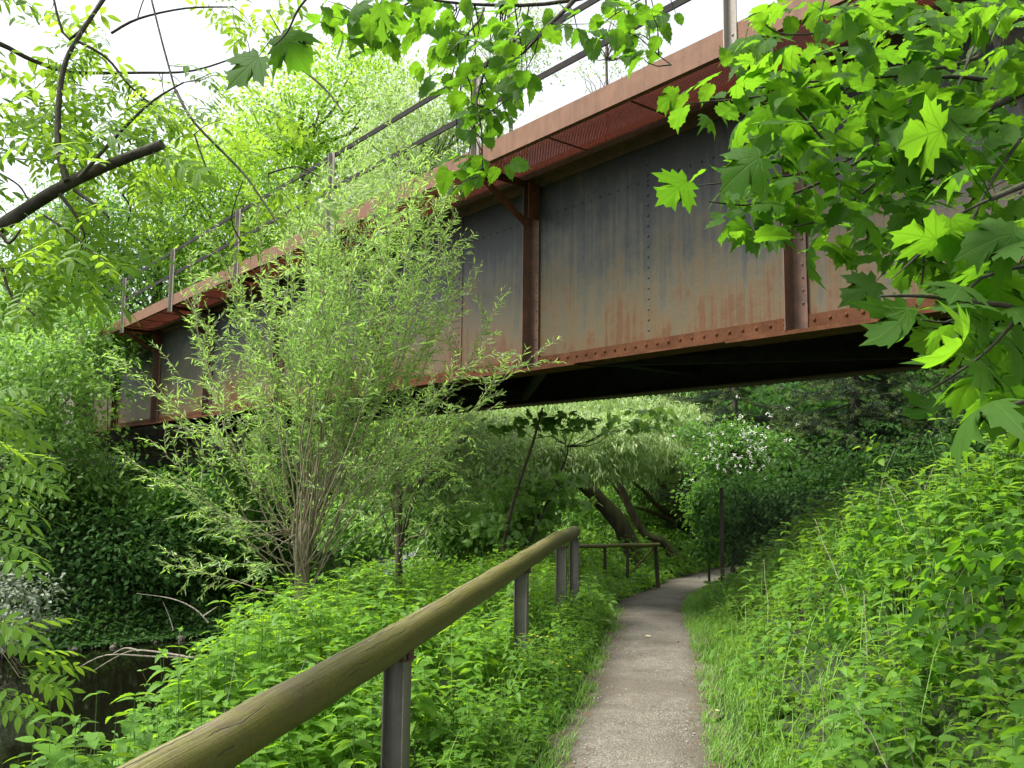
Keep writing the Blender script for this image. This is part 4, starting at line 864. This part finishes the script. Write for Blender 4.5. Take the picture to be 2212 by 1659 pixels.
willow_lean('slimmer leaning willow trunk with a mossy upper side behind the end of the far railing', [(1480,1215),(1440,1180),(1395,1155),(1362,1100),(1340,1050),(1330,1020)], .13, .06, [[(1340,1040),(1300,960),(1290,900)],[(1362,1100),(1300,1020),(1240,985)]], [C(1330,920,22.5,1.6,1.2,.8), C(1400,960,23,1.5,1.2,.9), C(1420,940,19.5,1.1,.6,.5)], 20, 20000)
willow_lean('pollarded willow stump with several long branches fanning out to the left over the path', [(1515,1230),(1505,1160),(1500,1110),(1490,1085)], .24, .2, [[(1480,1110),(1440,1060),(1400,1020),(1350,1010)],[(1478,1120),(1430,1100),(1390,1060),(1350,1030)],[(1475,1105),(1470,1020),(1450,990)],[(1480,1140),(1420,1110),(1368,1095)],[(1490,1100),(1500,1030),(1490,960)]], [C(1430,950,24,1.8,1.4,1), C(1480,1010,24.5,1.2,1,.9)], 23, 9000)
tree('sycamore_sapling', 'dark green young sycamore with a bare upright stem left of the leaning willows', 'sapling', G(1088, 14.5), [C(1150,1080,14.8,.95,.6,.55), C(1060,1110,14.8,.7,.6,.5), C(1220,1050,15,.6,.5,.35), C(1150,920,14.5,.9,.5,.22), C(1320,915,14.8,.75,.4,.14), C(1420,895,15,.5,.4,.12)], 'maple', 'fresh', .12, .035, 820, 'barkdark', clr=.3, shell=.2)
m = MB(); sy = bpy.data.objects['sycamore_sapling']; c = smoothline([at(1085,1190,14.3), at(1110,1080,14.2), at(1150,960,14.2), at(1172,880,14.1)]); m.tube(c, np.linspace(.035, .014, len(c)), 7, True, .04); m.build('stem', M['twig'], sy)
tree('willow_shrub', 'broad silvery willow shrub filling the gap under the middle of the bridge', 'shrub', G(960, 18), [C(960,990,18,1.5,1,.9), C(820,1010,18.5,1.3,1,.9), C(1060,930,19,1.2,1,.6), C(940,1120,18,1.4,.8,.5)], 'lance', 'silver', .12, .06, 20000)
tree('dogwood_shrub', 'low green shrub behind the nettles below the silvery willow shrub', 'shrub', G(1000, 15.5), [C(940,1140,15.5,1.1,.6,.45), C(1060,1160,15.5,.9,.6,.4), C(780,1130,16,1,.6,.5)], 'oval', 'fresh', .09, .03, 10000)

tree('willow_shrub', 'bright green thicket lit behind the leaning trunks at the bend of the path', 'shrub', G(1420, 27), [C(1330,1090,26,1.6,.8,1.0), C(1440,1060,27,1.5,.8,1.2), C(1240,1110,27,1.6,.8,.9), C(1500,1000,28,1.4,.8,1.4)], 'lance', 'fresh', .2, .05, 12000)
# hedge, fence, blossom shrub and conifers on the right
tree('flowering_elder', 'tall shrub dotted with white blossom heads beside the dark conifer', 'shrub', G(1580, 17), [C(1590,1010,17,.85,.7,.9), C(1540,1100,17,.55,.6,.9), C(1660,960,17.3,.7,.6,.5), C(1520,950,17.5,.5,.5,.6)], 'oval', 'mid', .08, .05, 6500)
fl = MB(); par = bpy.data.objects['flowering_elder']
for k in range(95):
    x, y = 1600 + 58 * rng.normal(), 960 + 45 * rng.normal(); c = np.array(at(x, y, 16.2 + .25 * rng.random()))
    for j in range(7):
        p = c + rng.normal(size=3) * .018; fl.dome(p, (0, -.3, 1), .0115, .007)
fl.build('blossom', M['white'], par)
def conifer(label, base, h, rad, nb, Y, zlo, group):
    base = Vector(base); t = empty('spruce_tree', base, label, 'conifer', group); m, lf, sh = MB(), MB(), MB()
    m.tube([base - zz * .3, base + zz * h * .5, base + zz * h], [.1, .07, .02], 9, True, .04)
    for k in range(nb):
        f = (k + rng.random()) / nb; z = zlo + (h - zlo) * f; a = rng.random() * 6.283; l = rad * (1 - f * .85) * (.75 + .4 * rng.random())
        d = np.array([math.cos(a), math.sin(a), 0]); b0_ = np.array(base) + [0, 0, z]; tt = np.linspace(0, 1, 7)[:, None]
        br = b0_ + d * l * tt + np.array([0, 0, 1]) * (-.16 * l * np.sin(tt * 2.2) + .12 * l * tt ** 3); m.tube(br, np.linspace(.022, .005, 7), 5, False)
        sd_ = np.array([-d[1], d[0], 0])
        for i in range(int(l * 15)):
            ft = .15 + .85 * rng.random(); q = br[min(int(ft * 6), 5)] + (br[min(int(ft * 6) + 1, 6)] - br[min(int(ft * 6), 5)]) * (ft * 6 % 1)
            s = rng.choice([-1, 1]); sl_ = l * .42 * (1.1 - ft) + .12; dv = nrm(d * .8 + sd_ * s * .9 + np.array([0, 0, -.12 - .1 * rng.random()]))
            tw_ = np.array([q, q + dv * sl_ * .5, q + dv * sl_ + [0, 0, -.06 * sl_]]); m.tube(tw_, [.005, .004, .002], 3, False)
            nn_ = max(14, int(sl_ * 190)); u_ = rng.random(nn_); pos = q + dv * (u_ * sl_)[:, None]; axn = nrm(dv + .8 * rng.normal(size=(nn_, 3)))
            leaves(lf, 'needle', pos, axn, np.array([0, 0, 1]) + .4 * rng.normal(size=(nn_, 3)), .085)
            if ft > .35: leaves(sh, 'needle', tw_[2] - dv * .12 * rng.random((14, 1)) + .012 * rng.normal(size=(14, 3)), nrm(dv + .7 * rng.normal(size=(14, 3))), np.array([0, 0, 1]) + .3 * rng.normal(size=(14, 3)), .07)
    m.build('trunk', M['barkdark'], t); lf.build('needles', M['conifer'], t); sh.build('new_shoots', M['conshoot'], t)
gc = 'dark spruces behind the hedge'
conifer('dark spruce with bright new shoot tips right of the blossom shrub', G(1850, 17.5), 6.5, 2.5, 130, 17.5, .9, gc)
conifer('second dark spruce behind the maple leaves at the far right', G(2180, 16.5), 7, 2.6, 120, 16.5, .8, gc)
conifer('drooping dark spruce behind the blossom shrub', G(1590, 21.5), 8, 2.5, 90, 21.5, 1.2, gc)
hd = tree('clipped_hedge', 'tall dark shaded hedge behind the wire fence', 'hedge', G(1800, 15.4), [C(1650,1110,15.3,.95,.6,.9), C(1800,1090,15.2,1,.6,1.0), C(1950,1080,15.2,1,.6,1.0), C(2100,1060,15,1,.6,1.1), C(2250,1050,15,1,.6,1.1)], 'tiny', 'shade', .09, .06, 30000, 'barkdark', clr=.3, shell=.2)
tree('ivy_bush', 'bright leafy bush around the foot of the fence corner post beside the path bend', 'bush', G(1530, 15.6), [C(1530,1130,15.8,.32,.4,.75), C(1525,1180,15.4,.3,.4,.3)], 'oval', 'mid', .08, .03, 1800)
fn = empty('wire_fence', G(1557, 14.2), 'chain link wire fence with weathered posts in front of the dark hedge', 'fence')
fA, fB = Vector(G(1557, 14.2)), Vector(G(2330, 12.6)); fd = (fB - fA).normalized(); FL = (fB - fA).length
wm = MB(); step = .075; H = 1.55
for i in range(int((FL + H) / step)):
    for s in (1, -1):
        a0, a1 = (i * step - H, i * step) if s > 0 else (i * step, i * step - H)
        t0, t1_ = 0., 1.
        pa, pb = np.array([a0, .08]), np.array([a1, .08 + H])
        lo, hi = 0., 1.
        for tval in (0., FL):
            pass
        d_ = pb[0] - pa[0]
        ts_ = sorted([(0 - pa[0]) / d_, (FL - pa[0]) / d_]); lo, hi = max(0, ts_[0]), min(1, ts_[1])
        if hi - lo < .02: continue
        A_ = pa + (pb - pa) * lo; B_ = pa + (pb - pa) * hi
        pos2 = lambda q: fA + fd * q[0] + Vector((0, 0, q[1]))
        wm.tube([pos2(A_), pos2(B_)], .0012, 3, False)
wm.build('wire_mesh', M['wire'], fn)
for f, r in ((0, .033), (.5, .022), (1, .03)):
    p = fA.lerp(fB, f); m = MB(); m.tube([p - zz * .3, p + zz * 1.0, p + zz * (1.72 if f == 0 else 1.6)], r, 9, True, .02); m.build('post', M['barkdark'] if f == 0 else M['bark'], fn)

# ------------------------------------------------------------------ ground cover
def herb(lf, st, x, y, z, h, kind, size, pairs, lean=.08, r=.0022):
    """an upright stem with opposite leaf pairs, biggest in the middle"""
    top = np.array([x + lean * h * rng.normal(), y + lean * h * rng.normal(), z + h]); b = np.array([x, y, z - .03])
    if st is not None: st.tube([b, (b + top) / 2 + rng.normal(size=3) * .012, top], [r, r * .9, r * .5], 4, False)
    a0 = rng.random() * 6.283; P_, A_, N_, S_ = [], [], [], []
    for i in range(pairs):
        f = .3 + .7 * (i + 1) / pairs; p = b + (top - b) * f; a = a0 + i * 1.57
        sz = size * (1.05 - .75 * abs(f - .68) / .5) * (.85 + .3 * rng.random())
        for s in (0, math.pi):
            an = a + s + .2 * rng.normal(); rise = .1 + .75 * max(0, f - .72)
            P_.append(p); A_.append((math.cos(an), math.sin(an), rise - .15 + .15 * rng.normal())); N_.append((.2 * rng.normal() - .3 * math.cos(an) * rise, .2 * rng.normal() - .3 * math.sin(an) * rise, 1)); S_.append(max(sz, .02))
    leaves(lf, kind, P_, A_, N_, np.array(S_))
RAILX = np.array([A0.x, LP[2].x, LP[3].x, LP[4].x, LP[5].x]); RAILY = np.array([A0.y, LP[2].y, LP[3].y, LP[4].y, LP[5].y])
def railx(y): return np.interp(y, RAILY, RAILX)

lf, st, lf2 = MB(), MB(), MB()
n = 0
while n < 2500:                                                             # nettles between rail and river
    y = 1.6 + 12.5 * rng.random(); cr = float(crest(y)); x = cr - .5 + (float(railx(y)) - .12 - cr + .5) * rng.random()
    if y > 3 and rng.random() < .25 * (y - 3) / 10: continue
    q = float(nz2(x, y, 1.2)); n += 1
    if rng.random() < (.35 - q) * 1.8: continue
    h = (.42 + .62 * q * (.6 + .5 * rng.random())) * (.8 if x > railx(y) - .5 else 1) * (.55 if x < cr else .75 if x < cr + .25 else 1)
    if abs(x - wb.x) < .25 and abs(y - wb.y) < .25: continue
    if rng.random() < .8: herb(lf, st, x, y, hz(x, y), h, 'nettle' if y < 7.5 else 'oval', .10 + .055 * rng.random(), rng.integers(4, 7))
    elif rng.random() < .5:                                                 # goosegrass and willowherb between them
        herb(lf2, st, x, y, hz(x, y), h * 1.05, 'lance', .075, rng.integers(8, 13), .1, .0018)
    else: herb(lf2, st, x, y, hz(x, y), h * .8, 'oval', .06, rng.integers(5, 8), .2)
for k in range(1150):                                                       # lower growth between rail and path
    y = 2.6 + 8.5 * rng.random(); e = float(cx(y) - hw(y)); x = float(railx(y)) - .15 + (e - .05 - float(railx(y)) + .15) * rng.random(); g_ = min(1, .3 + (e - x) * 1.6); h = (.12 + .34 * rng.random() * (.4 + float(nz2(x, y, 1.6)))) * g_
    herb(lf if rng.random() < .6 else lf2, st, x, y, hz(x, y), h, 'nettle' if y < 6.5 and rng.random() < .6 else 'oval', .05 + .06 * rng.random() * g_, rng.integers(3, 5), .12)
for k in range(1000):                                                       # past the rail end and under the bridge
    y = 9.5 + 9.5 * rng.random(); x = -1.8 + (float(cx(y) - hw(y)) - .2 + 1.8) * rng.random(); h = .25 + .5 * rng.random() * float(nz2(x, y)); herb(lf if rng.random() < .5 else lf2, st, x, y, hz(x, y), h, 'oval', .08 + .06 * rng.random(), 4)
tag(lf.build('nettle_bank', M['nettle'], smooth=True), 'dense bright green nettles covering the river bank left of the log railing', 'nettles', kind='stuff')
tag(lf2.build('bank_weeds', M['herb'], smooth=True), 'narrow leaved weeds growing up between the nettles of the left bank', 'weeds', kind='stuff')
tag(st.build('nettle_stems', M['herbstem']), 'thin stems of the nettles on the left bank', 'stems', kind='stuff')
lf = MB(); n = 10000; y = 1.4 + 14 * rng.random(n) ** 1.0; e = cx(y) - hw(y); x = crest(y) - 1.2 + (e - crest(y) + 1.2) * rng.random(n) ** .62; z = height(x, y) + np.clip((e - x) * .45, 0.01, .3) * rng.random(n) + .02
ax, nv = drift(n, 1, .05, .9); leaves(lf, 'oval', np.stack([x, y, z], 1), ax, nv, (.025 + .06 * rng.random(n) ** 1.6) * np.clip(.5 + (e - x), .5, 1))
n = 9000; y = 2 + 10 * rng.random(n); x = crest(y) - .45 + 1.3 * rng.random(n); z = height(x, y) + .06 + .3 * rng.random(n); ax, nv = drift(n, 1, .5, 1.); leaves(lf, 'lance', np.stack([x, y, z], 1), ax, nv, .07)
n = 15000; y = 9.5 + 9 * rng.random(n); x = -2.5 + (cx(y) - hw(y) + 2.5) * rng.random(n); z = height(x, y) + .02 + .25 * rng.random(n); ax, nv = drift(n); leaves(lf, 'oval', np.stack([x, y, z], 1), ax, nv, .05 + .06 * rng.random(n))
n = 26000; y = 14 + 14 * rng.random(n); x = -4.5 + (cx(y) - hw(y) - .05 + 4.5) * rng.random(n); z = height(x, y); kk = z > -1.6; x, y, z = x[kk], y[kk], z[kk]; n = len(x); z = z + .05 + .75 * rng.random(n) ** 1.3 * np.clip((cx(y) - hw(y) - x) * .8, .1, 1); ax, nv = drift(n); leaves(lf, 'oval', np.stack([x, y, z], 1), ax, nv, .07 + .08 * rng.random(n))
n = 14000; y = 14 + 12 * rng.random(n); x = cx(y) + hw(y) + .1 + 6 * rng.random(n) ** 1.3; z = height(x, y) + .05 + .6 * rng.random(n) ** 1.3 * np.clip((x - cx(y) - hw(y)) * .9, .1, 1); ax, nv = drift(n); leaves(lf, 'oval', np.stack([x, y, z], 1), ax, nv, .07 + .07 * rng.random(n))
tag(lf.build('verge_herbs', M['herb'], smooth=True), 'low mixed herbs between the log railing and the path', 'herbs', kind='stuff')
# right bank: balsam, nettles, brambles, in patches
lf, st, lb, lw = MB(), MB(), MB(), MB(); n = 0
while n < 3300:
    y = 2.4 + 10.5 * rng.random(); e = float(cx(y) + hw(y)); s = .22 + 3.0 * rng.random() ** .8; x = e + s; q = float(nz2(x + 3, y, 1.1)); n += 1
    gfac = min(1, .3 + s * .65)
    if q < .3 and rng.random() < .55: continue
    h = (.18 + .55 * q * (.6 + .6 * rng.random())) * gfac; z = hz(x, y); k_ = rng.random() + (q - .5) * .7
    if k_ > .5: herb(lw, st, x, y, z, h * 1.15, 'nettle' if y < 6.5 else 'oval', .085 + .06 * rng.random(), rng.integers(3, 6), .1)
    elif k_ > .3: herb(lf, st, x, y, z, h, 'oval', .06 + .06 * rng.random(), rng.integers(3, 6), .16)
    elif k_ > .1: herb(lf, st, x, y, z, h * 1.1, 'lance', .07, rng.integers(6, 11), .15, .0016)
    else: herb(lw, st, x, y, z, h * .6, 'oval', .035 + .03 * rng.random(), rng.integers(5, 9), .3, .0014)
n = 3400; y = 2.2 + 5 * rng.random(n) ** 1.2; s = .75 + 2.1 * rng.random(n) ** .8; x = cx(y) + hw(y) + s; z = height(x, y) + .04 + .46 * rng.random(n) * np.clip(s, .3, 1); ax, nv = drift(n, 1, -.15, 1.1); ax[:, 0] -= .4; kk = nz2(x, y, 1.4) > .38; leaves(lb, 'bramble', np.stack([x, y, z], 1)[kk], ax[kk], nv[kk], .07 + .08 * rng.random(int(kk.sum())))
n = 17000; y = 2.2 + 11 * rng.random(n); s = .16 + 3.2 * rng.random(n); x = cx(y) + hw(y) + s; z = height(x, y) + .02 + .24 * rng.random(n) * np.clip(s, .1, 1); ax, nv = drift(n, 1, 0, 1.1); leaves(lf, 'oval', np.stack([x, y, z], 1), ax, nv, .02 + .06 * rng.random(n) ** 1.5)
n = 9000; y = 12 + 9 * rng.random(n); x = cx(y) + hw(y) + .15 + 5 * rng.random(n) ** 1.5; z = height(x, y) + .02 + .2 * rng.random(n); ax, nv = drift(n, 1, .1, .9); leaves(lw, 'oval', np.stack([x, y, z], 1), ax, nv, .05 + .05 * rng.random(n))
tag(lf.build('bank_herbs', M['bramble'], smooth=True), 'yellow green herbs rising over the bank to the right of the path', 'herbs', kind='stuff')
tag(lw.build('bank_nettles', M['herb'], smooth=True), 'fresh green nettle patches among the herbs of the right bank', 'nettles', kind='stuff')
tag(lb.build('bramble_thicket', M['maple'], smooth=True), 'darker toothed bramble leaves crowding the near lower right of the bank', 'brambles', kind='stuff')
dm = MB()
for k in range(90):                                                         # last year's dry stems
    y = 2.6 + 9 * rng.random()
    x = float(cx(y) + hw(y)) + .5 + 2.2 * rng.random() if rng.random() < .6 else float(railx(y)) - .3 - 1.6 * rng.random(); z = hz(x, y); l = .4 + .5 * rng.random(); d = np.array([rng.normal() * .5, rng.normal() * .5, 1.])
    dm.tube(curve((x, y, z), np.array([x, y, z]) + nrm(d) * l, .15, 5, .01), np.linspace(.003, .0015, 5), 4, False)
tag(dm.build('dry_stems', M['dead']), 'dry straw coloured stems of last year poking through the bank plants', 'dry stems', kind='stuff')
tag(st.build('herb_stems', M['herbstem']), 'upright stems among the herbs on the right bank', 'stems', kind='stuff')
# grass
def blades(mb, x, y, z, h, lean, wd):
    n = len(x); a = rng.random(n) * 6.283; d = np.stack([np.cos(a), np.sin(a)], 1); sdv = np.stack([-d[:, 1], d[:, 0]], 1); rnd = rng.random(n)
    V = np.zeros((n, 7, 3)); A = np.zeros((n, 7, 3)); A[:, :, 2] = rnd[:, None]
    for i, f in enumerate((0, .4, .75)):
        c = np.stack([x, y], 1) + d * (lean * h * f * f)[:, None]; zz2 = z + h * (f - .25 * lean * f * f); w2 = (wd * (1 - f * .6))[:, None] * sdv
        V[:, i * 2, :2] = c - w2; V[:, i * 2 + 1, :2] = c + w2; V[:, i * 2, 2] = V[:, i * 2 + 1, 2] = zz2
    V[:, 6, :2] = np.stack([x, y], 1) + d * (lean * h)[:, None]; V[:, 6, 2] = z + h * (1 - .3 * lean)
    off = (np.arange(n) * 7)[:, None, None]; q = np.array([(0, 1, 3, 2), (2, 3, 5, 4)]); t = np.array([(4, 5, 6)])
    mb.add(V.reshape(-1, 3), (t[None] + off).reshape(-1, 3), (q[None] + off).reshape(-1, 4), A.reshape(-1, 3))
gm = MB(); n = 1100; y = 3.5 + 8.5 * rng.random(n); x = cx(y) + hw(y) + .25 + 1.9 * rng.random(n); kk = nz2(x * 1.3, y + 4, .9) > .5; x, y = x[kk], y[kk]; n = len(x); blades(gm, x, y, height(x, y), .25 + .4 * rng.random(n), .3 + .7 * rng.random(n), .0022 + .002 * rng.random(n))
n = 10500; y = 2.2 + 12 * rng.random(n); s = -.12 + .5 * rng.random(n) ** 1.3; x = cx(y) + hw(y) + s; blades(gm, x, y, height(x, y) - .01, (.05 + .2 * rng.random(n)) * np.clip(.5 + s * 1.3, .3, 1.2), .3 + .7 * rng.random(n), .0022 + .002 * rng.random(n))
n = 6500; y = 2 + 11 * rng.random(n); s = -.11 + .4 * rng.random(n) ** 1.2; x = cx(y) - hw(y) - s; blades(gm, x, y, height(x, y) - .01, (.05 + .22 * rng.random(n)) * np.clip(.4 + s * 1.3, .3, 1.2), .3 + .7 * rng.random(n), .0022 + .002 * rng.random(n))
n = 900; y = 2.2 + 9 * rng.random(n); x = np.where(rng.random(n) < .5, cx(y) + hw(y) + .2 + 2 * rng.random(n), railx(y) - 1.4 + 1.6 * rng.random(n)); blades(gm, x, y, height(x, y), .35 + .4 * rng.random(n), .2 + .6 * rng.random(n), .0028 + .002 * rng.random(n))
n = 9000; y = 12 + 5 * rng.random(n); x = cx(y) + hw(y) - .05 + 1.2 * rng.random(n) ** 1.3; blades(gm, x, y, height(x, y), .06 + .14 * rng.random(n), .3 + .7 * rng.random(n), .004 + 0 * y)
for k in range(150):
    y0 = 3.2 + 9 * rng.random(); sg = 1 if rng.random() < .55 else -1; x0 = float(cx(y0)) + sg * (float(hw(y0)) - .10 * rng.random() ** 2); n = int(8 + 14 * rng.random()); y = y0 + .05 * rng.normal(size=n); x = x0 + .04 * rng.normal(size=n)
    blades(gm, x, y, np.maximum(height(x, y), zc(y)), .04 + .1 * rng.random(n), .5 + .7 * rng.random(n), .002 + .0015 * rng.random(n))
tag(gm.build('grass', M['grass']), 'fresh green grass fringing both edges of the path', 'grass', kind='stuff')
# grit on the path
m = MB()
for k in range(700):
    y = 3.5 + 9 * rng.random() ** 1.5; u_ = rng.uniform(-1, 1); u_ = math.copysign(abs(u_) ** .6, u_); x = float(cx(y) + u_ * hw(y) * 1.0); s = .003 + .006 * rng.random()
    d = rdir(1)[0]; m.dome((x, y, float(zc(y)) + .004 + .022 * (1 - u_ * u_)), (d[0] * .3, d[1] * .3, 1), s, s * .7)
lt = MB(); n = 800; yq = 3.6 + 9 * rng.random(n) ** 1.3; uq = np.sign(rng.random(n) - .5) * rng.random(n) ** .35 * 1.02; xq = cx(yq) + uq * hw(yq); ax, nv = drift(n, 1, .0, .6); ax[:, 2] = .05 * rng.normal(size=n); leaves(lt, 'tiny', np.stack([xq, yq, zc(yq) + .022 * (1 - uq ** 2) + .012], 1), nrm(ax), nv, .008 + .03 * rng.random(n) ** 2)
for k in range(40):
    y = 4 + 7 * rng.random(); x = float(cx(y) + rng.uniform(-1, 1) * hw(y)); a = rng.random() * 6.28; l = .03 + .06 * rng.random(); z = float(zc(y)) + .03; lt.tube([(x, y, z), (x + l * math.cos(a), y + l * math.sin(a), z)], .0016, 4)
tag(lt.build('leaf_litter', M['litter']), 'small dry leaf scraps and twigs scattered along the path', 'litter', kind='stuff')
tag(m.build('gravel', M['pebble']), 'loose grit scattered over the footpath', 'gravel', kind='stuff')

# ------------------------------------------------------------------ single plants and small things
def nettle(label, px, pyt, Y, h, size=.12):
    p = at(px, pyt, Y); g = hz(p.x, Y); h = p.z - g; b = Vector((p.x, Y, g)); t = empty('nettle_plant', b, label, 'nettle', 'tall single nettles'); l_, s_ = MB(), MB()
    herb(l_, s_, p.x, Y, g, h, 'nettle', size, 7, .03, .004); s_.build('stem', M['herbstem'], t); l_.build('leaves', M['nettle'], t)
for lab, px, pyt, Y in [('tall nettle with broad leaves standing out against the dark water', 400, 1360, 5.2), ('tall nettle just above the middle of the log handrail, lowest bright one on the slope', 455, 1470, 4.3), ('nettle close to the lower left end of the log handrail', 310, 1590, 3.4), ('tall nettle with dark stem halfway between the water and the handrail', 575, 1330, 6.0), ('nettle rising right behind the handrail near its first visible post', 720, 1400, 5.2), ('nettle in front of the nearest steel post', 790, 1560, 3.7), ('tallest nettle at the crest of the right bank beside the dark hedge', 1690, 1130, 9.0), ('pale nettle at the left corner of the right bank above the path', 1610, 1215, 9.2)]:
    nettle(lab, px, pyt, Y, .8)
bc = at(2010, 1150, 6.5); bcb = Vector((bc.x, 6.5, hz(bc.x, 6.5)))
t = empty('bramble_cane', bcb, 'long thorny bramble cane rising above the right bank in front of the dark hedge', 'bramble'); m, l_ = MB(), MB()
c = smoothline([bcb, at(2010,1150,6.5), at(1930,1030,6.3), at(1890,970,6.2), at(1880,945,6.2)]); m.tube(c, np.linspace(.007, .003, len(c)), 6)
spray(l_, 'bramble', c, .12, .12, 70, .4, .1, .4); spray(l_, 'oval', c[-5:], .04, .07, 50, .1, .2, .4); m.build('stem', M['herbstem'], t); l_.build('leaves', M['bramble'], t)
def deadbr(label, lines, Y, r):
    p0 = at(*lines[0][0], Y); t = None; m = MB()
    for ln in lines: c = smoothline([at(x, y, Y) for x, y in ln], 4); m.tube(c, np.linspace(r, r * .3, len(c)), 6, True, .05)
    o = m.build('dead_branch', M['dead']); tag(o, label, 'branch')
deadbr('bare pale branch arching low over the dark water with forked tips', [[(420,1420),(330,1418),(230,1415),(165,1445)],[(400,1418),(310,1405),(265,1412),(200,1450)],[(300,1406),(270,1400),(240,1415)]], 6.6, .009)
deadbr('bare pale branch curving up from the nettles above the first arching branch', [[(450,1345),(420,1315),(370,1293),(295,1282)],[(440,1330),(470,1310)]], 8.2, .008)
deadbr('short upright dead twig standing by the water', [[(375,1362),(365,1330),(352,1300)]], 8.0, .006)
# buttercups
for k, (px, py_) in enumerate([(1141,1393),(1150,1396),(1160,1399),(1143,1408),(1152,1410),(1168,1402),(1182,1400),(1192,1407),(1174,1435),(1194,1457),(1203,1461),(1233,1446),(1228,1466),(1175,1462),(1252,1479)]):
    Y = 6.75 + .8 * (1480 - py_) / 90 * .9 + .05 * rng.random(); p = at(px, py_, Y); g = hz(p.x, Y)
    p.z = max(p.z, g + .1) + .09
    t = empty('buttercup', Vector((p.x, Y, g)), 'yellow buttercup in bloom in the grass between the second railing post and the path', 'flower', 'buttercups beside the railing'); m = MB(); m.tube([(p.x + .02, Y, g), tuple(p)], .0015, 4, False); m.build('stem', M['herbstem'], t)
    m = MB()
    for j in range(5):
        a = j * 1.2566; d = np.array([math.cos(a), math.sin(a), .45]); leaves(m, 'tiny', [np.array(p)], [d], [(-math.cos(a), -math.sin(a), 1)], .015)
    m.build('petals', M['yellow'], t)
# fallen leaves and a twig on the path
for lab, px, py_, s, mt in [('dark red brown fallen leaf at the left edge of the path', 1258, 1556, .05, 'litter'), ('curled brown dead leaf on the path beside the second post', 1357, 1435, .05, 'litter'), ('pale dry leaf lying flat in the middle of the path', 1394, 1382, .06, 'palelitter'), ('pale curled leaf on the left edge of the path under the bridge', 1303, 1347, .09, 'palelitter'), ('small pale leaf at the right edge of the path', 1545, 1548, .05, 'palelitter')]:
    d = at(px, py_, 1.) - Vector((0, 0, EYE)); k = -EYE / d.z; p = Vector((0, 0, EYE)) + d * k; m = MB(); leaves(m, 'oval', [(p.x, p.y, .04)], [(1, .4 * rng.normal(), .1)], [(0, -.3, 1)], s); tag(m.build('fallen_leaf', M[mt]), lab, 'leaf', 'fallen leaves on the path')
